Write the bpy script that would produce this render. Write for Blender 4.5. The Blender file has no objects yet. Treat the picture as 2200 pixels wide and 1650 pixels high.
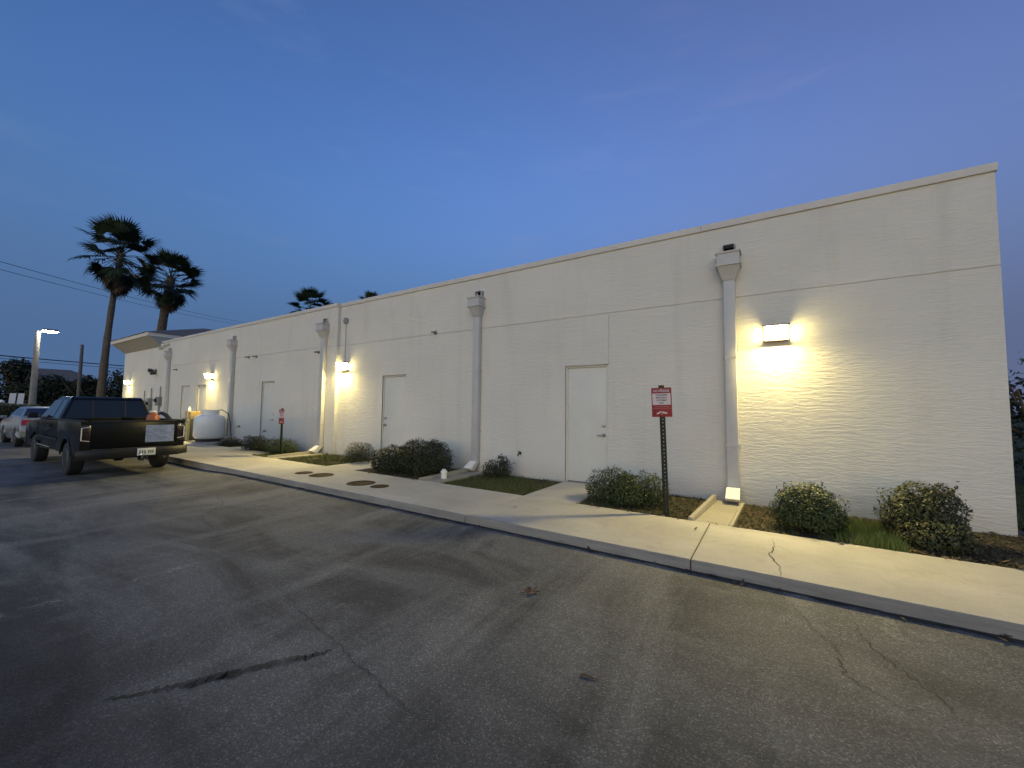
import bpy, bmesh, math, random
import numpy as np
from mathutils import Vector, Matrix
R = math.radians
random.seed(7)
sc = bpy.context.scene
COL = sc.collection

# ------------------------------------------------------------------ camera
CAM_Z = 1.54
F_PX = 860.0                     # focal length in pixels of the 2200 px wide photograph (about 14 mm)
PITCH, YAW, ROLL = R(3.46), R(-32.806), 0.0113
def cam_axis(u, up, fw):         # camera-local (right, up, forward) to world
    cr, sr = math.cos(ROLL), math.sin(ROLL)
    r, t = cr*u - sr*up, sr*u + cr*up
    cp, sp = math.cos(PITCH), math.sin(PITCH)
    t, f = t*cp + fw*sp, -t*sp + fw*cp
    cy, sy = math.cos(YAW), math.sin(YAW)
    return Vector((r*cy + f*sy, -r*sy + f*cy, t))
cam = bpy.data.cameras.new('camera')
cam.sensor_width = 36.0
cam.lens = F_PX/2200*36
cam.clip_start, cam.clip_end = 0.05, 4000
cam_ob = bpy.data.objects.new('camera', cam)
COL.objects.link(cam_ob)
ax, ay, az = cam_axis(1, 0, 0), cam_axis(0, 1, 0), -cam_axis(0, 0, 1)
cam_ob.matrix_world = Matrix(((ax.x, ay.x, az.x, 0), (ax.y, ay.y, az.y, 0), (ax.z, ay.z, az.z, CAM_Z), (0, 0, 0, 1)))
sc.camera = cam_ob

# ------------------------------------------------------------------ dusk sky, afterglow, exposure
SUN_AZ = R(165)                  # the glow lies behind the camera, measured from +y towards +x
SUN_EL = R(1.5)
world = bpy.data.worlds.new('World'); sc.world = world; world.use_nodes = True
wt = world.node_tree; wn, wl = wt.nodes, wt.links
bg = wn['Background']; bg.inputs[1].default_value = 0.15
sky = wn.new('ShaderNodeTexSky'); sky.sky_type = 'NISHITA'; sky.sun_disc = False
sky.sun_elevation = SUN_EL; sky.sun_rotation = SUN_AZ
sky.ozone_density = 3.7; sky.air_density = 1.0; sky.dust_density = 0.4
wc = wn.new('ShaderNodeTexCoord')
sep = wn.new('ShaderNodeSeparateXYZ'); wl.new(wc.outputs['Generated'], sep.inputs[0])
def wmath(op, a, b=None, clamp=False):
    m = wn.new('ShaderNodeMath'); m.operation = op; m.use_clamp = clamp
    for i, v in enumerate((a, b)):
        if v is None: continue
        if isinstance(v, (int, float)): m.inputs[i].default_value = v
        else: wl.new(v, m.inputs[i])
    return m.outputs[0]
# the dark band that rises opposite the set sun
rise = wn.new('ShaderNodeMapRange'); rise.interpolation_type = 'SMOOTHSTEP'
wl.new(sep.outputs['Z'], rise.inputs[0]); rise.inputs[1].default_value = 0.10; rise.inputs[2].default_value = 0.60
rise.inputs[3].default_value = 0.0; rise.inputs[4].default_value = 1.0
dotn = wn.new('ShaderNodeVectorMath'); dotn.operation = 'DOT_PRODUCT'
wl.new(wc.outputs['Generated'], dotn.inputs[0]); dotn.inputs[1].default_value = (-math.sin(SUN_AZ), -math.cos(SUN_AZ), 0)
anti = wn.new('ShaderNodeMapRange'); anti.interpolation_type = 'SMOOTHSTEP'
wl.new(dotn.outputs['Value'], anti.inputs[0]); anti.inputs[1].default_value = -0.35; anti.inputs[2].default_value = 0.25
band = wmath('MULTIPLY', wmath('MULTIPLY', wmath('SUBTRACT', 1.0, rise.outputs[0]), anti.outputs[0]), 0.97)
# thin high wisps
wm = wn.new('ShaderNodeMapping'); wl.new(wc.outputs['Generated'], wm.inputs[0]); wm.inputs['Scale'].default_value = (2.0, 2.0, 11.0); wm.inputs['Rotation'].default_value = (0, R(14), R(20))
wno = wn.new('ShaderNodeTexNoise'); wl.new(wm.outputs[0], wno.inputs[0]); wno.inputs['Scale'].default_value = 1.6; wno.inputs['Detail'].default_value = 6; wno.inputs['Roughness'].default_value = 0.55
wr = wn.new('ShaderNodeMapRange'); wl.new(wno.outputs[0], wr.inputs[0]); wr.inputs[1].default_value = 0.56; wr.inputs[2].default_value = 0.86; wr.inputs[3].default_value = 0.0; wr.inputs[4].default_value = 0.15
mixw = wn.new('ShaderNodeMix'); mixw.data_type = 'RGBA'
hsv = wn.new('ShaderNodeHueSaturation'); wl.new(sky.outputs[0], hsv.inputs['Color']); hsv.inputs['Hue'].default_value = 0.508; hsv.inputs['Saturation'].default_value = 0.93
wl.new(wr.outputs[0], mixw.inputs[0]); wl.new(hsv.outputs[0], mixw.inputs[6]); mixw.inputs[7].default_value = (0.62, 0.70, 0.95, 1)
bandc = wn.new('ShaderNodeMix'); bandc.data_type = 'RGBA'
wl.new(band, bandc.inputs[0]); wl.new(mixw.outputs[2], bandc.inputs[6]); bandc.inputs[7].default_value = (0.130, 0.224, 0.440, 1)
# the sky deepens towards the zenith
zen = wn.new('ShaderNodeMapRange'); zen.interpolation_type = 'SMOOTHSTEP'
wl.new(sep.outputs['Z'], zen.inputs[0]); zen.inputs[1].default_value = 0.42; zen.inputs[2].default_value = 0.80; zen.inputs[3].default_value = 1.0; zen.inputs[4].default_value = 1.0
fin = wn.new('ShaderNodeVectorMath'); fin.operation = 'SCALE'
wl.new(bandc.outputs[2], fin.inputs[0]); wl.new(zen.outputs[0], fin.inputs['Scale'])
# faint violet towards the right, where the afterglow reaches round
vio = wn.new('ShaderNodeMapRange'); vio.interpolation_type = 'SMOOTHSTEP'
wl.new(sep.outputs['X'], vio.inputs[0]); vio.inputs[1].default_value = -0.98; vio.inputs[2].default_value = 0.25
tnt = wn.new('ShaderNodeMix'); tnt.data_type = 'RGBA'
wl.new(vio.outputs[0], tnt.inputs[0]); tnt.inputs[6].default_value = (0.84, 0.94, 1.0, 1); tnt.inputs[7].default_value = (1.17, 0.88, 0.86, 1)
vmx = wn.new('ShaderNodeMix'); vmx.data_type = 'RGBA'; vmx.blend_type = 'MULTIPLY'
wl.new(anti.outputs[0], vmx.inputs[0]); wl.new(fin.outputs[0], vmx.inputs[6]); wl.new(tnt.outputs[2], vmx.inputs[7])
wl.new(vmx.outputs[2], bg.inputs[0])

sun = bpy.data.lights.new('afterglow', 'SUN'); sun.energy = 0.165; sun.angle = R(70); sun.color = (1.0, 0.91, 0.50)
sun_ob = bpy.data.objects.new('afterglow', sun); COL.objects.link(sun_ob)
sd = Vector((math.sin(SUN_AZ)*math.cos(R(16)), math.cos(SUN_AZ)*math.cos(R(16)), math.sin(R(16))))
sun_ob.rotation_euler = sd.to_track_quat('Z', 'Y').to_euler()

vs = sc.view_settings
vs.view_transform = 'Standard'; vs.look = 'None'; vs.gamma = 1.0; vs.use_curve_mapping = False
vs.exposure = 2.2
sc.render.engine = 'CYCLES'
sc.cycles.use_denoising = True
sc.cycles.max_bounces = 6; sc.cycles.diffuse_bounces = 3; sc.cycles.glossy_bounces = 3; sc.cycles.transparent_max_bounces = 8
sc.cycles.sample_clamp_indirect = 6.0
sc.cycles.caustics_reflective = False; sc.cycles.caustics_refractive = False
LAMP_POWER = 215.0               # emission strength of a wall light's lens
LAMP_COLOR = (1.0, 0.80, 0.29)

# ------------------------------------------------------------------ material helpers
class NT:
    def __init__(s, name):
        s.m = bpy.data.materials.new(name); s.m.use_nodes = True
        s.t = s.m.node_tree; s.n = s.t.nodes; s.l = s.t.links
        s.b = s.n['Principled BSDF']; s.out = s.n['Material Output']
    def set(s, **k):
        for a, v in k.items():
            s.b.inputs[a.replace('_', ' ')].default_value = v
        return s
    def pos(s, scale=(1, 1, 1), obj=False, rot=(0, 0, 0)):
        if obj: o = s.n.new('ShaderNodeTexCoord').outputs['Object']
        else: o = s.n.new('ShaderNodeNewGeometry').outputs['Position']
        m = s.n.new('ShaderNodeMapping'); m.inputs['Scale'].default_value = scale; m.inputs['Rotation'].default_value = rot
        s.l.new(o, m.inputs[0]); return m.outputs[0]
    def noise(s, vec, scale, detail=4, rough=0.55, dist=0.0, out=0):
        x = s.n.new('ShaderNodeTexNoise'); x.inputs['Scale'].default_value = scale; x.inputs['Detail'].default_value = detail
        x.inputs['Roughness'].default_value = rough; x.inputs['Distortion'].default_value = dist
        s.l.new(vec, x.inputs['Vector']); return x.outputs[out]
    def voro(s, vec, scale, feature='F1', out=0, rnd=1.0):
        x = s.n.new('ShaderNodeTexVoronoi'); x.feature = feature; x.inputs['Scale'].default_value = scale
        x.inputs['Randomness'].default_value = rnd
        s.l.new(vec, x.inputs['Vector']); return x.outputs[out]
    def ramp(s, fac, stops):
        x = s.n.new('ShaderNodeValToRGB'); e = x.color_ramp.elements
        while len(e) < len(stops): e.new(0.5)
        for el, (p, c) in zip(e, stops):
            el.position = p; el.color = (c, c, c, 1) if isinstance(c, (int, float)) else (*c, 1)
        s.l.new(fac, x.inputs[0]); return x.outputs[0]
    def mix(s, fac, a, b, mode='MIX'):
        x = s.n.new('ShaderNodeMix'); x.data_type = 'RGBA'; x.blend_type = mode
        for i, v in ((0, fac), (6, a), (7, b)):
            if isinstance(v, (int, float)): x.inputs[i].default_value = v if i == 0 else (v, v, v, 1)
            elif isinstance(v, tuple): x.inputs[i].default_value = (*v, 1)
            else: s.l.new(v, x.inputs[i])
        return x.outputs[2]
    def math(s, op, a, b=0.0, clamp=False):
        x = s.n.new('ShaderNodeMath'); x.operation = op; x.use_clamp = clamp
        for i, v in enumerate((a, b)):
            if isinstance(v, (int, float)): x.inputs[i].default_value = v
            else: s.l.new(v, x.inputs[i])
        return x.outputs[0]
    def col(s, o):
        if isinstance(o, tuple): s.b.inputs['Base Color'].default_value = (*o, 1)
        else: s.l.new(o, s.b.inputs['Base Color'])
        return s
    def rough(s, o): s.l.new(o, s.b.inputs['Roughness']); return s
    def bump(s, h, strength=0.5, dist=0.01):
        x = s.n.new('ShaderNodeBump'); x.inputs['Strength'].default_value = strength; x.inputs['Distance'].default_value = dist
        if s.b.inputs['Normal'].is_linked: s.l.new(s.b.inputs['Normal'].links[0].from_socket, x.inputs['Normal'])
        s.l.new(h, x.inputs['Height']); s.l.new(x.outputs[0], s.b.inputs['Normal']); return s
    def rnd(s): return s.n.new('ShaderNodeNewGeometry').outputs['Random Per Island']
    def objrnd(s): return s.n.new('ShaderNodeObjectInfo').outputs['Random']

def simple(name, col, rough=0.5, metal=0.0, var=0.12, scale=9.0, spec=0.5, coat=0.0):
    t = NT(name).set(Roughness=rough, Metallic=metal, Specular_IOR_Level=spec, Coat_Weight=coat)
    n = t.noise(t.pos(obj=True), scale, 5, 0.6)
    lo, hi = tuple(c*(1-var) for c in col), tuple(min(1, c*(1+var)) for c in col)
    t.col(t.ramp(n, [(0.3, lo), (0.7, hi)]))
    return t.m

M = {}
def stucco(name, base, strength=1.0):
    t = NT(name).set(Roughness=0.85, Specular_IOR_Level=0.25)
    p = t.pos()
    blot = t.noise(p, 0.55, 5, 0.6)
    fine = t.noise(p, 70, 3, 0.6)
    pv = t.pos((1.6, 1.6, 0.16))
    streak = t.noise(pv, 2.2, 4, 0.6)
    c = t.mix(t.ramp(blot, [(0.3, 0.0), (0.75, 1.0)]), tuple(b*0.93 for b in base), tuple(min(1, b*1.03) for b in base))
    c = t.mix(t.ramp(streak, [(0.52, 0.0), (0.78, 0.30)]), c, (base[0]*0.72, base[1]*0.71, base[2]*0.69))
    # splash dirt along the foot of the wall
    z = t.n.new('ShaderNodeSeparateXYZ'); t.l.new(t.pos(), z.inputs[0])
    low = t.n.new('ShaderNodeMapRange'); t.l.new(t.math('ADD', z.outputs['Z'], t.math('MULTIPLY', blot, -0.35)), low.inputs[0])
    low.inputs[1].default_value = -0.05; low.inputs[2].default_value = 0.30; low.inputs[3].default_value = 0.30; low.inputs[4].default_value = 0.0
    c = t.mix(low.outputs[0], c, (0.40, 0.37, 0.32))
    t.col(c)
    # trowelled texture: long shallow horizontal ripples, broken up, over a sandy grain
    pr = t.pos((3.0, 3.0, 19.0))
    rip = t.noise(pr, 1.55, 5, 0.55, 1.1)
    rip = t.ramp(rip, [(0.36, 0.0), (0.50, 0.55), (0.60, 1.0)])
    pb = t.pos((9.0, 9.0, 24.0))
    rip2 = t.noise(pb, 1.7, 4, 0.6, 0.6)
    h = t.math('ADD', t.math('MULTIPLY', rip, 0.7), t.math('MULTIPLY', rip2, 0.65))
    t.bump(h, 0.60*strength, 0.0075)
    t.bump(fine, 0.35, 0.0022)
    return t.m
M['stucco'] = stucco('stucco', (0.685, 0.665, 0.60))
M['coping'] = simple('coping_paint', (0.60, 0.57, 0.52), 0.55, var=0.06, scale=2.0)
M['pipe_paint'] = simple('downspout_paint', (0.49, 0.487, 0.48), 0.42, var=0.08, scale=3.0)
M['white_metal'] = simple('white_metal', (0.80, 0.80, 0.78), 0.4, var=0.05)
M['door_paint'] = simple('door_paint', (0.64, 0.635, 0.58), 0.45, var=0.04, scale=2.5)
M['frame_paint'] = simple('frame_paint', (0.68, 0.66, 0.61), 0.5, var=0.05)
M['hinge'] = simple('hinge_paint', (0.58, 0.56, 0.52), 0.45)
M['steel'] = simple('brushed_steel', (0.42, 0.41, 0.39), 0.32, 1.0)
M['dark'] = simple('dark_gap', (0.016, 0.015, 0.013), 0.9)
M['bronze'] = simple('bronze_metal', (0.055, 0.048, 0.040), 0.45, 0.3)
M['grey_metal'] = simple('grey_metal', (0.25, 0.25, 0.24), 0.45, 0.4)
M['roof'] = simple('shingle_roof', (0.13, 0.115, 0.105), 0.9, var=0.3, scale=14)
M['flat_roof'] = simple('flat_roof', (0.30, 0.29, 0.28), 0.9)
M['fascia'] = simple('fascia_paint', (0.66, 0.62, 0.54), 0.5, var=0.05)
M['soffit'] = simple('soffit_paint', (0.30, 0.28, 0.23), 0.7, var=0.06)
M['plastic_white'] = simple('plastic_white', (0.78, 0.77, 0.74), 0.35, var=0.04)
M['tank'] = simple('tank_paint', (0.72, 0.73, 0.74), 0.32, var=0.06, scale=3)
M['rubber'] = simple('rubber', (0.018, 0.018, 0.018), 0.75, var=0.3)
M['rim'] = simple('alloy_rim', (0.45, 0.45, 0.45), 0.3, 0.9, var=0.15)
M['chrome'] = simple('chrome', (0.75, 0.75, 0.75), 0.12, 1.0, var=0.03)
M['bright_trim'] = simple('bright_trim', (0.72, 0.72, 0.70), 0.3, 0.1, var=0.03)
M['truck_paint'] = simple('truck_paint', (0.0020, 0.0026, 0.0028), 0.24, var=0.3, spec=0.30)
M['truck_trim'] = simple('black_plastic', (0.007, 0.007, 0.007), 0.55, var=0.25)
M['silver_paint'] = simple('silver_paint', (0.30, 0.31, 0.33), 0.3, 0.55, var=0.05, coat=0.4)
M['white_paint'] = simple('white_car_paint', (0.72, 0.72, 0.70), 0.3, var=0.04, coat=0.5)
M['red_lens'] = simple('red_lens', (0.22, 0.006, 0.008), 0.18, var=0.15, coat=0.5)
M['lamp_smoke'] = simple('smoked_lens', (0.010, 0.0035, 0.0035), 0.2, var=0.2, coat=0.5)
M['plate'] = simple('plate_white', (0.66, 0.66, 0.62), 0.4, var=0.08, scale=20)
M['plate_ink'] = simple('plate_ink', (0.16, 0.20, 0.16), 0.5)
M['orange'] = simple('orange_plastic', (0.36, 0.10, 0.035), 0.45, var=0.15)
M['tan_box'] = simple('tan_board', (0.50, 0.36, 0.14), 0.7, var=0.15)
M['green_box'] = simple('olive_cabinet', (0.10, 0.105, 0.06), 0.6)
M['bollard'] = simple('faded_yellow_paint', (0.42, 0.36, 0.17), 0.6, var=0.2, scale=14)
M['sign_red'] = simple('sign_red', (0.26, 0.016, 0.020), 0.45, var=0.08)
M['sign_white'] = simple('sign_white', (0.62, 0.55, 0.55), 0.5, var=0.05)
M['sign_black'] = simple('sign_ink', (0.025, 0.02, 0.02), 0.6)
M['sign_pink'] = simple('sign_small_print', (0.33, 0.10, 0.10), 0.5, var=0.08)
M['post'] = simple('green_black_post', (0.014, 0.019, 0.012), 0.5, 0.2, var=0.3)
M['concrete_pole'] = simple('concrete_pole', (0.24, 0.23, 0.21), 0.85, var=0.14, scale=4)
M['wood_pole'] = simple('wood_pole', (0.13, 0.12, 0.115), 0.9, var=0.25, scale=5)
M['wire'] = simple('cable', (0.012, 0.012, 0.014), 0.7)
M['house_wall'] = simple('house_wall', (0.20, 0.17, 0.15), 0.9)
M['cast_iron'] = simple('rusty_cover', (0.050, 0.032, 0.019), 0.9, 0.0, var=0.35, scale=30, spec=0.15)
t = NT('palm_trunk').set(Roughness=0.95, Specular_IOR_Level=0.2)
n1 = t.noise(t.pos((2.0, 2.0, 9.0)), 1.6, 5, 0.65, 0.5); n2 = t.noise(t.pos((9, 9, 2)), 3.0, 4, 0.6)
t.col(t.mix(0.5, t.ramp(n1, [(0.35, (0.070, 0.056, 0.042)), (0.65, (0.185, 0.150, 0.115))]), t.ramp(n2, [(0.3, (0.09, 0.07, 0.055)), (0.7, (0.17, 0.14, 0.11))])))
t.bump(n1, 1.0, 0.06); t.bump(n2, 0.6, 0.02); M['bark'] = t.m
M['twig'] = simple('stem', (0.10, 0.075, 0.05), 0.9, var=0.3)
M['deadleaf'] = simple('dry_leaf', (0.10, 0.05, 0.032), 0.8, var=0.4, scale=30)

def glass(name, col=(0.006, 0.008, 0.010), rough=0.06):
    return NT(name).set(Roughness=rough, Specular_IOR_Level=0.7).col(col).m
M['glass'] = glass('tinted_glass')
t = NT('blue_tint_glass').set(Roughness=0.1, Specular_IOR_Level=0.6).col((0.008, 0.010, 0.035)); M['blue_glass'] = t.m

def emit(name, col, strength):
    t = NT(name); t.n.remove(t.b)
    e = t.n.new('ShaderNodeEmission'); e.inputs[0].default_value = (*col, 1); e.inputs[1].default_value = strength
    t.l.new(e.outputs[0], t.out.inputs[0]); return t.m
M['lamp_lens'] = emit('lit_refractor', LAMP_COLOR, LAMP_POWER)
M['lamp_side'] = emit('lit_refractor_side', LAMP_COLOR, LAMP_POWER*0.05)
M['street_lens'] = emit('lit_street_lens', (1.0, 0.93, 0.78), 32.0)

def concrete(name, base, kerb=False):
    t = NT(name).set(Roughness=0.88, Specular_IOR_Level=0.3)
    p = t.pos()
    a = t.noise(p, 0.9, 6, 0.62); b = t.noise(p, 9, 5, 0.65); g = t.noise(p, 130, 2, 0.6)
    pl = t.pos((0.5, 3.0, 3.0)); sw = t.noise(pl, 1.4, 5, 0.6, 0.4)
    c = t.mix(t.ramp(a, [(0.34, 0.0), (0.66, 1.0)]), tuple(x*0.68 for x in base), base)
    c = t.mix(t.ramp(sw, [(0.45, 0.0), (0.72, 0.45)]), c, (base[0]*0.70, base[1]*0.66, base[2]*0.58))
    c = t.mix(t.ramp(b, [(0.55, 0.0), (0.75, 0.45)]), c, tuple(x*0.62 for x in base))
    st = t.noise(p, 2.6, 6, 0.7, 1.2)
    c = t.mix(t.ramp(st, [(0.56, 0.0), (0.66, 0.32), (0.80, 0.5)]), c, (base[0]*0.55, base[1]*0.52, base[2]*0.46))
    c = t.mix(0.18, c, t.ramp(g, [(0.3, tuple(x*0.5 for x in base)), (0.7, tuple(min(1, x*1.25) for x in base))]))
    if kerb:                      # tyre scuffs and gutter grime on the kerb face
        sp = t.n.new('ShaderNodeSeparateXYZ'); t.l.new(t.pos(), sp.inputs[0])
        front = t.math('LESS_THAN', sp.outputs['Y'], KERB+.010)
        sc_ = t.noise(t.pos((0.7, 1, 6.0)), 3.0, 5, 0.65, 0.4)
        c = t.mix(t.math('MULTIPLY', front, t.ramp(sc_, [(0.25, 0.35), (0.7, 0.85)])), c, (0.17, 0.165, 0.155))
    t.col(c); t.bump(b, 0.25, 0.004); t.bump(g, 0.35, 0.0025)
    return t.m
KERB = 4.13
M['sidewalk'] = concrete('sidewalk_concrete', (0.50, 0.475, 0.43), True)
M['splash'] = concrete('splash_concrete', (0.40, 0.37, 0.30))
M['pad'] = concrete('pad_concrete', (0.36, 0.35, 0.33))
M['kerb_patch'] = concrete('patched_concrete', (0.52, 0.50, 0.47))

def asphalt():
    t = NT('asphalt').set(Roughness=0.82, Specular_IOR_Level=0.35)
    p = t.pos()
    big = t.noise(p, 0.33, 5, 0.6, 0.5)
    pm = t.pos((0.45, 1.5, 1), rot=(0, 0, R(-8)))
    mid = t.noise(pm, 0.9, 5, 0.6, 0.8)
    pw = t.pos((1.6, 0.35, 1), rot=(0, 0, R(6)))
    wear = t.noise(pw, 0.8, 5, 0.6, 0.5)
    spots = t.noise(p, 3.2, 4, 0.6)
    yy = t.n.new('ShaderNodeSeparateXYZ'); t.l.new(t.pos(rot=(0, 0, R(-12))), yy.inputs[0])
    lane_falloff = t.n.new('ShaderNodeMapRange'); lane_falloff.interpolation_type = 'SMOOTHSTEP'
    t.l.new(t.math('ADD', yy.outputs['Y'], t.math('MULTIPLY', t.math('SUBTRACT', big, 0.5), 3.0)), lane_falloff.inputs[0])
    lane_falloff.inputs[1].default_value = 0.6; lane_falloff.inputs[2].default_value = 2.6
    c = t.mix(t.ramp(big, [(0.34, 0.0), (0.66, 1.0)]), (0.082, 0.082, 0.083), (0.158, 0.157, 0.154))
    c = t.mix(t.ramp(mid, [(0.44, 0.0), (0.60, 0.85)]), c, (0.055, 0.055, 0.057))
    c = t.mix(t.ramp(wear, [(0.50, 0.0), (0.66, 0.8)]), c, (0.200, 0.197, 0.190))
    c = t.mix(t.ramp(spots, [(0.56, 0.0), (0.72, 0.35)]), c, (0.205, 0.20, 0.195))
    c = t.mix(t.math('SUBTRACT', 1.0, lane_falloff.outputs[0]), c, (0.24, 0.24, 0.255), 'MULTIPLY')  # darker asphalt patch, deepened in colour for lamp falloff and vignetting
    # exposed stones in the binder
    cellcol = t.voro(p, 135, out=1)
    hs = t.n.new('ShaderNodeSeparateColor'); t.l.new(cellcol, hs.inputs[0])
    stone = t.ramp(hs.outputs[0], [(0.0, 0.45), (0.70, 1.0), (0.90, 1.45), (0.985, 2.5)])
    c = t.mix(0.60, c, t.mix(1.0, c, stone, 'MULTIPLY'))
    t.col(c)
    d = t.voro(p, 135); g2 = t.noise(p, 60, 4, 0.7)
    t.bump(t.math('SUBTRACT', 1.0, d), 0.55, 0.004); t.bump(g2, 0.5, 0.006)
    return t.m
M['asphalt'] = asphalt()
M['crack'] = simple('crack_dirt', (0.040, 0.039, 0.037), 0.95)
M['gutter_tone'] = simple('gutter_dark', (0.036, 0.034, 0.030), 0.95, var=0.5, scale=6)
t = NT('old_crack_sealer').set(Roughness=0.85, Specular_IOR_Level=0.2).col((0.020, 0.020, 0.022))
t.l.new(t.ramp(t.noise(t.pos(), 5, 5, 0.7), [(0.30, 0.12), (0.60, 0.62)]), t.b.inputs['Alpha']); M['crack_seal'] = t.m
M['joint'] = simple('joint_dirt', (0.07, 0.058, 0.045), 0.95)

def worn_paint():
    t = NT('worn_line_paint').set(Roughness=0.8)
    p = t.pos()
    n = t.noise(p, 2.3, 6, 0.7); n2 = t.noise(p, 26, 4, 0.7)
    k = t.math('ADD', t.math('MULTIPLY', n, 0.7), t.math('MULTIPLY', n2, 0.5))
    t.col((0.30, 0.29, 0.27))
    t.l.new(t.ramp(k, [(0.58, 0.04), (0.74, 0.75)]), t.b.inputs['Alpha'])
    return t.m
M['line_paint'] = worn_paint()

def leafmat(name, dark, light, rough=0.45, trans=0.15):
    t = NT(name).set(Roughness=rough, Specular_IOR_Level=0.28)
    r = t.rnd()
    t.col(t.ramp(r, [(0.0, dark), (0.6, tuple((a+b)/2 for a, b in zip(dark, light))), (1.0, light)]))
    return t.m
M['leaf_shrub'] = leafmat('shrub_leaf', (0.026, 0.040, 0.014), (0.062, 0.082, 0.028), 0.5)
M['leaf_dull'] = leafmat('dull_shrub_leaf', (0.017, 0.023, 0.011), (0.040, 0.048, 0.022), 0.6)
M['leaf_olive'] = leafmat('olive_shrub_leaf', (0.032, 0.038, 0.016), (0.072, 0.078, 0.034), 0.55)
M['leaf_tree'] = leafmat('tree_leaf', (0.010, 0.015, 0.008), (0.028, 0.038, 0.017), 0.7)
M['leaf_hedge'] = leafmat('hedge_leaf', (0.030, 0.040, 0.020), (0.085, 0.095, 0.050), 0.6)
M['frond'] = leafmat('palm_frond', (0.012, 0.022, 0.012), (0.032, 0.052, 0.026), 0.5)
M['dead_frond'] = leafmat('dry_palm_frond', (0.040, 0.030, 0.022), (0.110, 0.080, 0.056), 0.8)
M['grass'] = leafmat('grass_blade', (0.045, 0.060, 0.016), (0.150, 0.170, 0.055), 0.6)
M['grass_lit'] = leafmat('lit_grass_blade', (0.085, 0.120, 0.026), (0.20, 0.25, 0.070), 0.55)  # grass made lighter: the wall light's glow is put into its colour
M['tuft'] = leafmat('tuft_blade', (0.08, 0.10, 0.03), (0.20, 0.23, 0.09), 0.5)
M['mulch'] = leafmat('mulch_chip', (0.030, 0.022, 0.015), (0.125, 0.092, 0.062), 0.85)

t = NT('soil').set(Roughness=0.95, Specular_IOR_Level=0.2)
n1 = t.noise(t.pos(), 2.2, 5, 0.6); n2 = t.noise(t.pos(), 40, 4, 0.7)
cc = t.mix(t.ramp(n1, [(0.35, 0.0), (0.65, 1.0)]), (0.055, 0.040, 0.026), (0.062, 0.062, 0.028))
t.col(t.mix(0.5, cc, t.ramp(n2, [(0.3, (0.025, 0.020, 0.014)), (0.75, (0.12, 0.090, 0.056))]))); t.bump(n2, 0.8, 0.02); M['soil'] = t.m
t = NT('lawn').set(Roughness=0.95, Specular_IOR_Level=0.2)
n1 = t.noise(t.pos(), 0.5, 5, 0.6); n2 = t.noise(t.pos(), 24, 4, 0.7)
t.col(t.mix(0.5, t.ramp(n1, [(0.3, (0.030, 0.040, 0.014)), (0.7, (0.060, 0.066, 0.026))]), t.ramp(n2, [(0.3, (0.02, 0.03, 0.01)), (0.75, (0.08, 0.085, 0.04))]))); t.bump(n2, 0.8, 0.04); M['lawn'] = t.m

# mottled pale blue patch on the right of the tailgate
t = NT('pale_tailgate_patch').set(Roughness=0.42, Coat_Weight=0.3)
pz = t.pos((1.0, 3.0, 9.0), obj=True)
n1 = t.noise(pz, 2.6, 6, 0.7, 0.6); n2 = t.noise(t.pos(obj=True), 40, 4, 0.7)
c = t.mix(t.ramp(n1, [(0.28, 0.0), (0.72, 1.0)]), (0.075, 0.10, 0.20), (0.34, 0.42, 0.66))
t.col(t.mix(t.ramp(n2, [(0.45, 0.0), (0.75, 0.5)]), c, (0.12, 0.15, 0.26))); M['pale_blue'] = t.m

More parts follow.
